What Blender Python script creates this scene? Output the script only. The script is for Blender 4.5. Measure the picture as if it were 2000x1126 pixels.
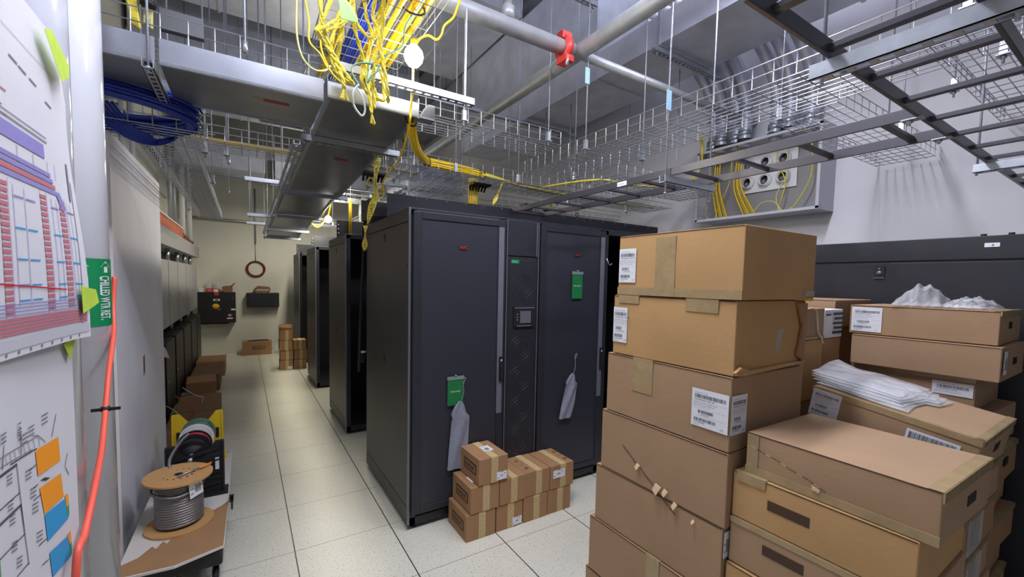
import bpy, bmesh, math, random
from mathutils import Vector as V, Matrix
random.seed(7)
PI = math.pi
for o in list(bpy.data.objects): bpy.data.objects.remove(o)
scn = bpy.context.scene
COL = scn.collection

# ---------------------------------------------------------------- camera
YAW, PIT, ROL = math.radians(32.31), math.radians(3.4117), math.radians(1.1786)
F, CX, CY, H = 828.23, 1000.0, 598.2, 1.767          # focal length in pixels of the 2000x1126 frame
cf = V((math.sin(YAW)*math.cos(PIT), math.cos(YAW)*math.cos(PIT), -math.sin(PIT)))
cr0 = V((math.cos(YAW), -math.sin(YAW), 0)); cu0 = cr0.cross(cf)
cr = math.cos(ROL)*cr0 + math.sin(ROL)*cu0; cu = -math.sin(ROL)*cr0 + math.cos(ROL)*cu0
cam = bpy.data.cameras.new('camera'); co = bpy.data.objects.new('camera', cam); COL.objects.link(co)
m = Matrix((cr, cu, -cf)).transposed().to_4x4(); m.translation = V((0, 0, H)); co.matrix_world = m
cam.sensor_width = 36; cam.lens = 36*F/2000; cam.shift_y = (CY-563)/2000; cam.clip_start = .05
scn.camera = co

# ---------------------------------------------------------------- world, exposure, lights
scn.view_settings.view_transform = 'Standard'; scn.view_settings.look = 'None'
scn.view_settings.gamma = 1; scn.view_settings.exposure = -0.12
w = bpy.data.worlds.new('world'); scn.world = w; w.use_nodes = True
w.node_tree.nodes['Background'].inputs[0].default_value = (.75, .78, .9, 1)
w.node_tree.nodes['Background'].inputs[1].default_value = .25

def area(name, loc, sx, sy, power, col, rot=(0, 0, 0)):
    l = bpy.data.lights.new(name, 'AREA'); l.shape = 'RECTANGLE'; l.size = sx; l.size_y = sy
    l.energy = power; l.color = col
    o = bpy.data.objects.new(name, l); COL.objects.link(o); o.location = loc; o.rotation_euler = rot
    return o
UP = 2.0
COOL = (.86, .88, 1.0); WARM = (1, .93, .74)
LUMINAIRES = [  # x, y, z, length, power : the room's tube lamps, all hung above and behind the photographer
    (.62, 1.25, 3.75, 1.4, 92), (2.25, 1.35, 3.80, 1.2, 56), (3.2, -4.6, 3.9, 1.2, 4), (-.1, -3.2, 3.9, 1.5, 9)]
FAR_FILLS = [(1.08, 5.4, 3.4, 1.2, 40), (1.08, 7.4, 3.4, 1.2, 46), (1.08, 9.3, 3.4, 1.2, 60)]   # unseen fill lamps added for the far aisles, hidden above the metal trough

def at(px, py, axis, val):                           # where the sight line through a pixel meets the plane x|y|z = val
    d = (px-CX)/F*cr - (py-CY)/F*cu + cf
    i = 'xyz'.index(axis); t = (val - (H if i == 2 else 0))/d[i]
    return V((0, 0, H)) + d*t

# ---------------------------------------------------------------- materials
def lin(c):
    f = lambda v: v/12.92 if v <= .04045 else ((v+.055)/1.055)**2.4
    return tuple(f(v/255) for v in c) + (1,)
MATS = {}
def mat(name, col, rough=.5, metal=0, noise=0, scale=8, bump=0, bscale=60, emit=0, alpha=1, trans=0, spec=None, stretch=None):
    if name in MATS: return MATS[name]
    m = bpy.data.materials.new(name); m.use_nodes = True; nt = m.node_tree; N = nt.nodes; L = nt.links
    b = N['Principled BSDF']; c = lin(col)
    b.inputs['Base Color'].default_value = c; b.inputs['Roughness'].default_value = rough
    b.inputs['Metallic'].default_value = metal; b.inputs['Alpha'].default_value = alpha
    if trans: b.inputs['Transmission Weight'].default_value = trans
    if spec is not None: b.inputs['Specular IOR Level'].default_value = spec
    if emit:
        b.inputs['Emission Color'].default_value = c; b.inputs['Emission Strength'].default_value = emit
    if noise or bump:
        tc = N.new('ShaderNodeTexCoord'); mp = N.new('ShaderNodeMapping'); L.new(tc.outputs['Object'], mp.inputs[0])
        if stretch: mp.inputs['Scale'].default_value = stretch
        if noise:
            n = N.new('ShaderNodeTexNoise'); n.inputs['Scale'].default_value = scale; n.inputs['Detail'].default_value = 5
            L.new(mp.outputs[0], n.inputs[0])
            r = N.new('ShaderNodeValToRGB'); r.color_ramp.elements[0].position = .3; r.color_ramp.elements[1].position = .7
            r.color_ramp.elements[0].color = tuple(v*(1-noise) for v in c[:3]) + (1,)
            r.color_ramp.elements[1].color = tuple(min(1, v*(1+noise)) for v in c[:3]) + (1,)
            L.new(n.outputs[0], r.inputs[0]); L.new(r.outputs[0], b.inputs['Base Color'])
        if bump:
            n = N.new('ShaderNodeTexNoise'); n.inputs['Scale'].default_value = bscale; n.inputs['Detail'].default_value = 3
            L.new(mp.outputs[0], n.inputs[0]); bp = N.new('ShaderNodeBump'); bp.inputs['Strength'].default_value = bump
            bp.inputs['Distance'].default_value = .01
            L.new(n.outputs[0], bp.inputs['Height']); L.new(bp.outputs[0], b.inputs['Normal'])
    MATS[name] = m; return m

def floor_material():
    m = bpy.data.materials.new('raised_floor_tiles'); m.use_nodes = True; nt = m.node_tree; N = nt.nodes; L = nt.links
    b = N['Principled BSDF']; b.inputs['Roughness'].default_value = .38
    tc = N.new('ShaderNodeTexCoord'); sp = N.new('ShaderNodeSeparateXYZ'); L.new(tc.outputs['Object'], sp.inputs[0])
    def M(op, a, bb):
        n = N.new('ShaderNodeMath'); n.operation = op
        for i, v in enumerate((a, bb)):
            if v is None: continue
            if isinstance(v, (int, float)): n.inputs[i].default_value = v
            else: L.new(v, n.inputs[i])
        return n.outputs[0]
    T = .6096
    def dist(s, off):
        q = M('DIVIDE', M('SUBTRACT', s, off), T); fr = M('SUBTRACT', q, M('ROUND', q, None)); return M('MULTIPLY', M('ABSOLUTE', fr, None), T)
    dx = M('LESS_THAN', dist(sp.outputs[0], .2527), .0034); dy = M('LESS_THAN', dist(sp.outputs[1], 2.348), .0016)
    j = M('MAXIMUM', dx, dy)
    n = N.new('ShaderNodeTexNoise'); n.inputs['Scale'].default_value = 95; n.inputs['Detail'].default_value = 4; L.new(tc.outputs['Object'], n.inputs[0])
    r = N.new('ShaderNodeValToRGB'); e = r.color_ramp.elements
    e[0].position = .30; e[0].color = lin((150, 142, 120)); e[1].position = .42; e[1].color = lin((226, 224, 209))
    L.new(n.outputs[0], r.inputs[0])
    wn = N.new('ShaderNodeTexNoise'); wn.inputs['Scale'].default_value = 1.3; L.new(tc.outputs['Object'], wn.inputs[0])
    mx = N.new('ShaderNodeMix'); mx.data_type = 'RGBA'; mx.blend_type = 'MULTIPLY'; mx.inputs[0].default_value = .25
    L.new(r.outputs[0], mx.inputs[6]); L.new(wn.outputs[0], mx.inputs[7])
    m2 = N.new('ShaderNodeMix'); m2.data_type = 'RGBA'; L.new(j, m2.inputs[0]); L.new(mx.outputs[2], m2.inputs[6])
    m2.inputs[7].default_value = lin((40, 37, 32)); L.new(m2.outputs[2], b.inputs['Base Color'])
    return m

def mesh_door_material(name, see):
    m = bpy.data.materials.new(name); m.use_nodes = True; nt = m.node_tree; N = nt.nodes; L = nt.links
    b = N['Principled BSDF']; b.inputs['Base Color'].default_value = lin((44, 46, 56)); b.inputs['Roughness'].default_value = .42
    tc = N.new('ShaderNodeTexCoord'); mp = N.new('ShaderNodeMapping'); mp.inputs['Scale'].default_value = (150, 150, 150)
    L.new(tc.outputs['Object'], mp.inputs[0]); v = N.new('ShaderNodeTexVoronoi'); v.inputs['Randomness'].default_value = 0
    v.inputs['Scale'].default_value = 1; L.new(mp.outputs[0], v.inputs[0])
    lt = N.new('ShaderNodeMath'); lt.operation = 'LESS_THAN'; lt.inputs[1].default_value = .40; L.new(v.outputs['Distance'], lt.inputs[0])
    t = N.new('ShaderNodeBsdfTransparent'); ml = N.new('ShaderNodeMath'); ml.operation = 'MULTIPLY'; ml.inputs[1].default_value = see
    L.new(lt.outputs[0], ml.inputs[0]); mx = N.new('ShaderNodeMixShader'); L.new(ml.outputs[0], mx.inputs[0])
    L.new(b.outputs[0], mx.inputs[1]); L.new(t.outputs[0], mx.inputs[2]); L.new(mx.outputs[0], N['Material Output'].inputs[0])
    return m

def film_material(name, col, rough, see):
    m = bpy.data.materials.new(name); m.use_nodes = True; nt = m.node_tree; N = nt.nodes; L = nt.links
    b = N['Principled BSDF']; b.inputs['Base Color'].default_value = lin(col); b.inputs['Roughness'].default_value = rough
    n = N.new('ShaderNodeTexNoise'); n.inputs['Scale'].default_value = 14; n.inputs['Distortion'].default_value = 1.0
    tc = N.new('ShaderNodeTexCoord'); L.new(tc.outputs['Object'], n.inputs[0]); bp = N.new('ShaderNodeBump'); bp.inputs['Strength'].default_value = .5; bp.inputs['Distance'].default_value = .02
    L.new(n.outputs[0], bp.inputs['Height']); L.new(bp.outputs[0], b.inputs['Normal'])
    t = N.new('ShaderNodeBsdfTransparent'); mx = N.new('ShaderNodeMixShader'); mx.inputs[0].default_value = see
    L.new(b.outputs[0], mx.inputs[1]); L.new(t.outputs[0], mx.inputs[2]); L.new(mx.outputs[0], N['Material Output'].inputs[0])
    return m

M_floor = floor_material()
M_wall = mat('painted_wall', (222, 221, 226), .7, noise=.03, scale=2, bump=.05, bscale=90)
M_farwall = mat('cream_wall', (208, 207, 196), .7, noise=.03, scale=2)
M_slab = mat('primed_drywall', (228, 227, 238), .7, noise=.04, scale=3)
M_dark = mat('void', (20, 20, 24), .8)
M_deck = mat('metal_deck', (178, 180, 192), .5, .2, noise=.1, scale=3)
M_galv = mat('galvanised_steel', (188, 192, 206), .38, .4, noise=.12, scale=5, bump=.04, bscale=7)
M_galvd = mat('galvanised_tray', (142, 145, 155), .33, .75, noise=.14, scale=4, bump=.05, bscale=5)
M_zinc = mat('zinc_strut', (176, 181, 190), .35, .8, noise=.08, scale=30)
M_wire = mat('zinc_wire', (168, 171, 178), .35, .7)
M_rod = mat('threaded_rod_zinc', (175, 182, 196), .4, .7, bump=.5, bscale=500)
M_pipe = mat('steel_pipe', (165, 168, 172), .45, .4, noise=.1, scale=14)
M_black = mat('black_powder_coat', (38, 39, 47), .42, noise=.1, scale=3, bump=.06, bscale=400)
M_blackpan = mat('charcoal_side_panel', (56, 54, 54), .45, noise=.05, scale=1.5, bump=.04, bscale=400)
M_blk2 = mat('black_matte', (22, 22, 25), .6)
M_edge = mat('grey_edge', (118, 120, 132), .35, .3)
M_ladder = mat('black_ladder_steel', (66, 65, 74), .36, .2)
M_ladderTop = mat('ladder_steel_grey', (112, 110, 122), .45, .2)
M_mesh1 = mesh_door_material('perforated_door', .20); M_mesh2 = mesh_door_material('perforated_door_dense', .45)
M_cardA = mat('orange_cardboard', (184, 146, 98), .8, noise=.07, scale=3, bump=.08, bscale=40)
M_cardB = mat('tan_cardboard', (163, 133, 103), .8, noise=.06, scale=3, bump=.08, bscale=40)
M_cardC = mat('brown_cardboard', (158, 120, 84), .8, noise=.07, scale=6, bump=.08, bscale=40)
M_cardD = mat('dark_cardboard', (128, 96, 70), .85, noise=.1, scale=5)
M_hole = mat('carton_inside', (74, 54, 40), .9)
M_tape = mat('packing_tape', (164, 142, 106), .22, noise=.1, scale=20, bump=.2, bscale=30)
M_tape2 = mat('reinforced_tape', (205, 180, 132), .5, noise=.03, scale=30)
M_tline = mat('tape_fibre', (120, 92, 58), .6)
M_paper = mat('white_paper', (206, 206, 214), .6)
M_label = mat('label_white', (226, 228, 236), .5)
M_ink = mat('ink_black', (28, 26, 28), .6)
M_inkg = mat('ink_grey', (120, 120, 128), .6)
M_brownink = mat('ink_brown', (58, 34, 22), .7)
M_green = mat('label_green', (18, 128, 78), .3)
M_gtape = mat('green_masking_tape', (186, 214, 74), .6, noise=.08, scale=20)
M_card = mat('green_card', (30, 112, 62), .35, noise=.1, scale=20)
M_pvc = mat('white_pvc_jacket', (200, 203, 214), .13, bump=.03, bscale=9)
M_red = mat('red_plastic', (196, 52, 46), .4); M_logo = mat('logo_red', (205, 40, 50), .4)
M_cord = mat('orange_red_cord', (228, 92, 74), .5)
M_yel = mat('yellow_cable', (226, 190, 22), .42, noise=.12, scale=40)
M_yel2 = mat('yellow_fibre', (222, 204, 66), .45, noise=.15, scale=30)
M_rope = mat('yellow_rope', (238, 218, 70), .6, bump=.8, bscale=160)
M_pale = mat('pale_yellow_jacket', (206, 202, 128), .5)
M_blue = mat('blue_cable', (24, 48, 150), .35, noise=.15, scale=30)
M_yplast = mat('yellow_plastic', (226, 192, 30), .4)
M_panel = mat('grey_enclosure', (152, 152, 154), .5, noise=.04, scale=3)
M_copper = mat('orange_plywood', (180, 92, 58), .6, noise=.15, scale=6)
M_maroon = mat('maroon_fitting', (110, 28, 28), .5)
M_wood = mat('plywood_flange', (190, 146, 94), .6, noise=.08, scale=14, stretch=(1, 6, 1))
M_steelflex = mat('steel_flex', (140, 137, 140), .35, .6, bump=.2, bscale=220)
M_film = film_material('clear_poly_film', (234, 236, 240), .2, .52)
M_film2 = film_material('bubble_film', (232, 236, 242), .12, .68)
M_cloth = mat('grey_cloth', (128, 131, 146), .85, noise=.08, scale=30, bump=.2, bscale=60)
M_white = mat('white_plastic', (230, 230, 232), .4)
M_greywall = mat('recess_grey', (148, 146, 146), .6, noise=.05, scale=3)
M_screen = mat('grey_display', (96, 98, 108), .25)
M_bulb = mat('lit_bulb', (255, 246, 214), .4, emit=30)
M_tube = mat('lit_tube', (236, 238, 255), .4, emit=6)
M_teal = mat('teal_wire', (120, 170, 152), .5)
M_purple = mat('plan_purple', (136, 130, 190), .6); M_plred = mat('plan_red', (186, 108, 122), .6)
M_orange = mat('plan_orange', (240, 150, 30), .6); M_cyan = mat('plan_blue', (36, 148, 206), .6); M_plgreen = mat('plan_green', (46, 150, 70), .6)

# ---------------------------------------------------------------- mesh builder
class MB:
    def __init__(s): s.v = []; s.f = []; s.mi = []; s.mats = []; s.smooth = []
    def _m(s, m):
        if m not in s.mats: s.mats.append(m)
        return s.mats.index(m)
    def add(s, vs, fs, m, smooth=False):
        o = len(s.v); k = s._m(m); s.v += [tuple(v) for v in vs]
        for f in fs: s.f.append([i+o for i in f]); s.mi.append(k); s.smooth.append(smooth)
        return s
    def box(s, lo, hi, m):
        x0, y0, z0 = lo; x1, y1, z1 = hi
        return s.hexa([(x0,y0,z0),(x1,y0,z0),(x1,y1,z0),(x0,y1,z0),(x0,y0,z1),(x1,y0,z1),(x1,y1,z1),(x0,y1,z1)], m)
    def hexa(s, p, m):
        return s.add(p, [(3,2,1,0),(4,5,6,7),(0,1,5,4),(1,2,6,5),(2,3,7,6),(3,0,4,7)], m)
    def obox(s, o, ex, ey, ez, m):                   # corner + three edge vectors
        o, ex, ey, ez = map(V, (o, ex, ey, ez))
        return s.hexa([o, o+ex, o+ex+ey, o+ey, o+ez, o+ex+ez, o+ex+ey+ez, o+ey+ez], m)
    def quad(s, a, b, c, d, m): return s.add([a, b, c, d], [(0,1,2,3)], m)
    def tube(s, pts, r, m, n=8, closed=False, caps=True, r2=None):
        pts = [V(p) for p in pts]; k = len(pts); vs = []; fs = []
        up = None
        for i, p in enumerate(pts):
            if closed: t = pts[(i+1) % k]-pts[i-1]
            else: t = pts[min(i+1, k-1)]-pts[max(i-1, 0)]
            if t.length < 1e-9: t = V((0,0,1))
            t.normalize()
            if up is None:
                a = V((0,0,1)) if abs(t.z) < .9 else V((1,0,0)); up = (a-t*a.dot(t)).normalized()
            else:
                up = up-t*up.dot(t)
                if up.length < 1e-6: up = t.orthogonal()
                up.normalize()
            b = t.cross(up); rr = r if r2 is None else r+(r2-r)*i/(k-1)
            for j in range(n):
                a = 2*PI*j/n; vs.append(p+up*(math.cos(a)*rr)+b*(math.sin(a)*rr))
        for i in range(k if closed else k-1):
            for j in range(n):
                a = i*n+j; b2 = i*n+(j+1) % n; c = ((i+1) % k)*n+(j+1) % n; d = ((i+1) % k)*n+j
                fs.append((a, b2, c, d))
        if caps and not closed: fs += [tuple(range(n-1, -1, -1)), tuple(range((k-1)*n, k*n))]
        return s.add(vs, fs, m, n > 5)
    def cyl(s, a, b, r, m, n=20, r2=None): return s.tube([a, b], r, m, n, r2=r2)
    def disc(s, c, ax, r, th, m, n=40, hole=0):
        c = V(c); ax = V(ax).normalized()
        if not hole: return s.tube([c-ax*th/2, c+ax*th/2], r, m, n)
        return s.lathe(c, ax, [(hole, -th/2), (r, -th/2), (r, th/2), (hole, th/2), (hole, -th/2)], m, n, smooth=False)
    def lathe(s, c, ax, prof, m, n=24, smooth=True):
        c = V(c); ax = V(ax).normalized(); u = ax.orthogonal().normalized(); w_ = ax.cross(u); vs = []; fs = []
        for (r, h) in prof:
            for j in range(n):
                a = 2*PI*j/n; vs.append(c+ax*h+(u*math.cos(a)+w_*math.sin(a))*r)
        for i in range(len(prof)-1):
            for j in range(n): fs.append((i*n+j, i*n+(j+1) % n, (i+1)*n+(j+1) % n, (i+1)*n+j))
        return s.add(vs, fs, m, smooth)
    def prism(s, poly, d, m):                        # planar polygon (3-D points) pushed along d
        k = len(poly); d = V(d); vs = [V(p) for p in poly]+[V(p)+d for p in poly]
        return s.add(vs, [tuple(range(k-1, -1, -1)), tuple(range(k, 2*k))]+[(i, (i+1) % k, (i+1) % k+k, i+k) for i in range(k)], m)
    def grid(s, nu, nv, fn, m, th=0):
        vs = [fn(i/nu, j/nv) for i in range(nu+1) for j in range(nv+1)]
        return s.add(vs, [(i*(nv+1)+j, (i+1)*(nv+1)+j, (i+1)*(nv+1)+j+1, i*(nv+1)+j+1) for i in range(nu) for j in range(nv)], m, True)
    def text(s, txt, o, right, up, size, m, nrm=.0006, fn=None, align='LEFT', sx=1.0, bold=0):
        cu_ = bpy.data.curves.new('t', 'FONT'); cu_.body = txt; cu_.offset = bold; cu_.size = 1; cu_.align_x = align
        to = bpy.data.objects.new('t', cu_); COL.objects.link(to)
        dg = bpy.context.evaluated_depsgraph_get(); dg.update()
        me = bpy.data.meshes.new_from_object(to.evaluated_get(dg))
        if fn:                                       # curved carrier: cut the letters finely so they follow it
            bm = bmesh.new(); bm.from_mesh(me); bmesh.ops.triangulate(bm, faces=bm.faces)
            for _ in range(3): bmesh.ops.subdivide_edges(bm, edges=[e for e in bm.edges if e.calc_length() > .12], cuts=1)
            bmesh.ops.triangulate(bm, faces=bm.faces); bm.to_mesh(me); bm.free()
        o, right, up = V(o), V(right).normalized(), V(up).normalized(); nn = right.cross(up)
        vs = [v.co.copy() for v in me.vertices]; fs = [tuple(p.vertices) for p in me.polygons]
        if fn: vv = [fn(v.x*size*sx, v.y*size) for v in vs]
        else: vv = [o+right*(v.x*size*sx)+up*(v.y*size)+nn*nrm for v in vs]
        s.add(vv, fs, m)
        bpy.data.objects.remove(to); bpy.data.curves.remove(cu_); bpy.data.meshes.remove(me); return s
    def build(s, name, parent=None, label=None, cat=None, group=None, kind=None, bevel=0, origin=None, sub=0, solid=0):
        me = bpy.data.meshes.new(name)
        if origin is None:
            if parent is not None: origin = V((0, 0, 0))
            else:
                xs = [v[0] for v in s.v]; ys = [v[1] for v in s.v]; zs = [v[2] for v in s.v]
                origin = V(((min(xs)+max(xs))/2, (min(ys)+max(ys))/2, min(zs)))
        origin = V(origin); base = WORLD.get(parent.name, V((0,0,0))) if parent else V((0,0,0))
        if parent: origin = base
        me.from_pydata([V(v)-origin for v in s.v], [], s.f); me.update()
        for m in s.mats: me.materials.append(m)
        for p, k, sm in zip(me.polygons, s.mi, s.smooth): p.material_index = k; p.use_smooth = sm
        bm = bmesh.new(); bm.from_mesh(me); bmesh.ops.recalc_face_normals(bm, faces=bm.faces) if solid == 0 else None; bm.to_mesh(me); bm.free()
        o = bpy.data.objects.new(name, me); COL.objects.link(o)
        if parent: o.parent = parent
        else: o.location = origin
        WORLD[o.name] = origin
        if bevel:
            b = o.modifiers.new('bevel', 'BEVEL'); b.width = bevel; b.segments = 2; b.limit_method = 'ANGLE'
        if sub:
            b = o.modifiers.new('sub', 'SUBSURF'); b.levels = sub; b.render_levels = sub
        if solid:
            b = o.modifiers.new('solid', 'SOLIDIFY'); b.thickness = solid
        tag(o, label, cat, group, kind); return o
WORLD = {}
def tag(o, label=None, cat=None, group=None, kind=None):
    for k, v in (('label', label), ('category', cat), ('group', group), ('kind', kind)):
        if v: o[k] = v
    return o
def thing(name, loc, label, cat, group=None):
    o = bpy.data.objects.new(name, None); COL.objects.link(o); o.location = loc; o.empty_display_size = .1
    WORLD[o.name] = V(loc); return tag(o, label, cat, group)
X1, Y1, Z1 = V((1,0,0)), V((0,1,0)), V((0,0,1))
def bez(pts, n=8):                                   # Catmull-Rom through points
    P = [V(p) for p in pts]; out = []
    for i in range(len(P)-1):
        a = P[max(i-1, 0)]; b = P[i]; c = P[i+1]; d = P[min(i+2, len(P)-1)]
        for k in range(n):
            t = k/n; out.append(.5*((2*b)+(c-a)*t+(2*a-5*b+4*c-d)*t*t+(3*b-a-3*c+d)*t**3))
    return out+[P[-1]]

# ---------------------------------------------------------------- room shell
XL, XRW, YB, YF, ZC = -1.15, 4.3, -6.5, 11.5, 5.5
MB().box((XL-.1, YB-.1, -.1), (XRW+.1, YF+.1, 0), M_floor).build('floor', kind='structure', origin=(0, 0, 0))
MB().box((XL-.1, YF, 0), (XRW+.1, YF+.1, ZC), M_farwall).build('wall_far', kind='structure')
MB().box((XRW, YB, 0), (XRW+.1, YF, ZC), M_wall).build('wall_right', kind='structure')
MB().box((XL-.1, YB, 0), (XL, YF, ZC), M_farwall).build('wall_left', kind='structure')
MB().box((XL-.1, YB-.1, 0), (XRW+.1, YB, ZC), mat('grey_wall', (120, 120, 126), .7)).build('wall_back', kind='structure')
dk = MB()
x = XL
while x < XRW:                                       # fluted metal deck
    dk.box((x, YB, ZC), (min(x+.15, XRW), YF, ZC+.05), M_deck); dk.box((x+.02, YB, ZC-.06), (x+.13, YF, ZC), M_deck) if (int((x-XL)/.15+.5) % 2 == 0) else None
    x += .15
dk.box((XL, YB, ZC+.05), (XRW, YF, ZC+.12), M_deck)
dk.build('ceiling', kind='structure')
for n, y in enumerate((1.2, 3.6)):
    MB().box((XL, y-.08, ZC-.3), (XRW, y-.068, ZC-.06), M_deck).box((XL, y-.14, ZC-.31), (XRW, y, ZC-.3), M_deck).box((XL, y-.14, ZC-.07), (XRW, y, ZC-.06), M_deck).build('trim_%d' % (n+1), kind='structure')

# drywall stub wall on the left, its end faces the camera
MB().box((-.76, 3.275, 0), (-.63, 4.95, 2.57), M_slab).box((-.765, 3.262, 0), (-.722, 3.275, 2.57), mat('jamb_grey', (178, 172, 176), .7)).box((-.65, 3.255, 0), (-.626, 3.276, 2.56), mat('corner_bead', (226, 220, 226), .6)) \
    .prism([(-.6295, 4.02, 1.02), (-.6295, 4.07, 1.05), (-.6295, 4.07, 1.17), (-.6295, 4.02, 1.16)], (.0012, 0, 0), mat('bare_patch', (120, 66, 58), .8)).build('wall_stub', kind='structure')

# ---------------------------------------------------------------- luminaires (near ones out of frame, far ones added) with their lamps
TOPZ = {(1.08, 5.4): 4.86, (1.08, 7.4): 4.55}
def luminaire(x, y, z, ln, p, col, lab, rz=0):
    wx, wy, wz = x, y, z
    t = thing('tube_luminaire', (x, y, z), lab, 'ceiling light', None)
    MB().box((x-ln/2, y-.07, z), (x+ln/2, y+.07, z+.05), M_white).build('housing', t)
    MB().cyl((x-ln/2+.04, y-.03, z-.015), (x+ln/2-.04, y-.03, z-.015), .013, M_tube, 10).cyl((x-ln/2+.04, y+.03, z-.015), (x+ln/2-.04, y+.03, z-.015), .013, M_tube, 10).build('tube', t)
    MB().cyl((x-ln/3, y, z+.05), (x-ln/3, y, TOPZ.get((x, y), ZC-.06)), .004, M_rod, 6).cyl((x+ln/3, y, z+.05), (x+ln/3, y, TOPZ.get((x, y), ZC-.06)), .004, M_rod, 6).build('hanger_rod', t)
    a = area('tube_light', (0, 0, -.04), ln, .14, p, col); a.parent = t; t.rotation_euler = (0, 0, rz)
    a = area('tube_uplight', (0, 0, .07), ln, .14, p*(.9 if x < 1 and y < 2 else .2 if y > 3 else UP), col, (PI, 0, 0)); a.parent = t   # added uplight over the closed housing, brightens ducts and ceiling
for i, (x, y, z, ln, p) in enumerate(LUMINAIRES):
    luminaire(x, y, z, ln, p, COOL, ['white tube luminaire hung over the papers on the left', 'white tube luminaire hung behind the tall carton stack', 'white tube luminaire by the right wall, the lowest hung', 'white tube luminaire hung furthest back in the room'][i])
for i, (x, y, z, ln, p) in enumerate(FAR_FILLS):
    luminaire(x, y, z, ln, p, WARM, ['white tube luminaire hidden above the metal trough over the second rack row', 'white tube luminaire hidden above the metal trough over the third rack row', 'white tube luminaire hidden above the metal trough near the far wall'][i], PI/2)

# ---------------------------------------------------------------- ducts and pipes overhead
DUCTS = []
def rodtop_at(p, top):
    for lo, hi in DUCTS:
        if lo[0]-.01 < p[0] < hi[0]+.01 and lo[1]-.01 < p[1] < hi[1]+.01 and lo[2] > p[2]: top = min(top, lo[2])
    return top
def duct(name, lo, hi, seams, axis, label, mt=M_galv, cat='air duct'):
    DUCTS.append((lo, hi))
    t = thing(name, ((lo[0]+hi[0])/2, (lo[1]+hi[1])/2, lo[2]), label, cat)
    MB().box(lo, hi, mt).build('duct_body', t)
    for s_ in seams:
        g = MB()
        if axis == 'y': g.box((lo[0]-.012, s_-.012, lo[2]-.012), (hi[0]+.012, s_+.012, hi[2]+.012), mt)
        else: g.box((s_-.012, lo[1]-.012, lo[2]-.012), (s_+.012, hi[1]+.012, hi[2]+.012), mt)
        g.build('standing_seam', t)
    return t
duct('rectangular_duct', (2.82, -2.0, 3.67), (3.49, 3.05, 3.90), [-.8, .4, 1.25, 2.35], 'y', 'shallow galvanised rectangular duct running above the tall cable baskets towards the camera')
duct('rectangular_duct', (2.82, 3.05, 3.67), (3.49, 6.0, 4.85), [3.07, 4.4], 'y', 'deep galvanised rectangular duct whose tall side is behind the sprinkler pipe junction')
duct('rectangular_duct', (-1.1, 4.35, 4.86), (2.80, 6.25, 5.3), [-.2, 1.0, 2.2], 'x', 'wide galvanised duct crossing high over the aisle above the hanging bulb')
duct('rectangular_duct', (-1.1, 6.7, 4.55), (2.4, 9.2, 5.2), [.0, 1.2], 'x', 'wide dull grey duct crossing high over the middle rack rows')
duct('rectangular_duct', (-1.0, 9.6, 3.75), (.38, 10.8, 4.25), [-.3], 'x', 'blue grey duct high beside the far wall above the black wall box')
duct('rectangular_duct', (.55, 9.7, 3.7), (2.3, 10.9, 4.3), [1.4], 'x', 'blue grey duct high beside the far wall above the hanging trough')
duct('rectangular_duct', (2.15, 6.4, 3.2), (2.95, 7.6, 3.65), [6.9], 'y', 'short low duct box hanging over the second rack row')
def hang_duct(i, lab):
    lo, hi = DUCTS[i]; y = (lo[1]+hi[1])/2
    t = thing('duct_hanger', ((lo[0]+hi[0])/2, y, lo[2]-.045), lab, 'duct hanger')
    strut(MB(), (lo[0]-.06, y, lo[2]-.043), (hi[0]+.06, y, lo[2]-.043)).build('channel', t)
    for x in (lo[0]-.04, hi[0]+.04): MB().cyl((x, y, lo[2]-.06), (x, y, min(ZC-.06, 4.54 if i == 6 and x < 2.4 else 9)), .006, M_rod, 8).build('hanger_rod', t)
# strut clamps on the deep duct
def strut(mb, a, b, w_=.041, h=.041, up=Z1, slots=True):
    a, b = V(a), V(b); d = (b-a); L_ = d.length; d.normalize(); s_ = d.cross(up).normalized(); u = s_.cross(d)
    t = .003
    mb.obox(a-s_*w_/2, d*L_, s_*t, u*h, M_zinc); mb.obox(a+s_*(w_/2-t), d*L_, s_*t, u*h, M_zinc)
    if slots:
        mb.obox(a-s_*w_/2, d*L_, s_*(w_*.27), u*t, M_zinc); mb.obox(a+s_*w_*.23, d*L_, s_*(w_*.27), u*t, M_zinc)
        k = 0
        while k < L_: mb.obox(a-s_*w_*.23+d*k, d*min(.018, L_-k), s_*(w_*.46), u*t, M_zinc); k += .05
    else: mb.obox(a-s_*w_/2, d*L_, s_*w_, u*t, M_zinc)
    return mb
def strut_thing(a, b, label, rods=(), parent=None, rodtop=ZC, **kw):
    t = thing('strut_channel', (V(a)+V(b))/2, label, 'strut')
    strut(MB(), a, b, **kw).build('channel', t)
    for r_ in rods: rod(r_, rodtop, t)
    return t
def rod(p, top, t, r=.005):
    p = V(p); top = rodtop_at(p, top); g = MB().cyl(p, (p.x, p.y, top), r, M_rod, 8).cyl(p+Z1*.02, p+Z1*.028, .011, M_zinc, 6)
    return g.build('hanger_rod', t)
for i, (x0, x1, y, z, L1) in enumerate([(1.7, 3.62, 4.25, 3.60, 'galvanised strut under the deep duct near the sprinkler junction'), (2.75, 3.62, 2.35, 3.60, 'twin galvanised strut under the shallow duct'), (1.6, 3.0, 6.3, 3.12, 'galvanised strut under the low duct box')]):
    strut_thing((x0, y, z), (x1, y, z), L1, [(x0+.05, y, z-.02), (x1-.05, y, z-.02)])
for i_, l_ in ((4, 'duct hanger under the far duct above the black wall box'), (5, 'duct hanger under the far duct above the trough end'), (6, 'duct hanger under the low duct box')): hang_duct(i_, l_)
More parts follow.
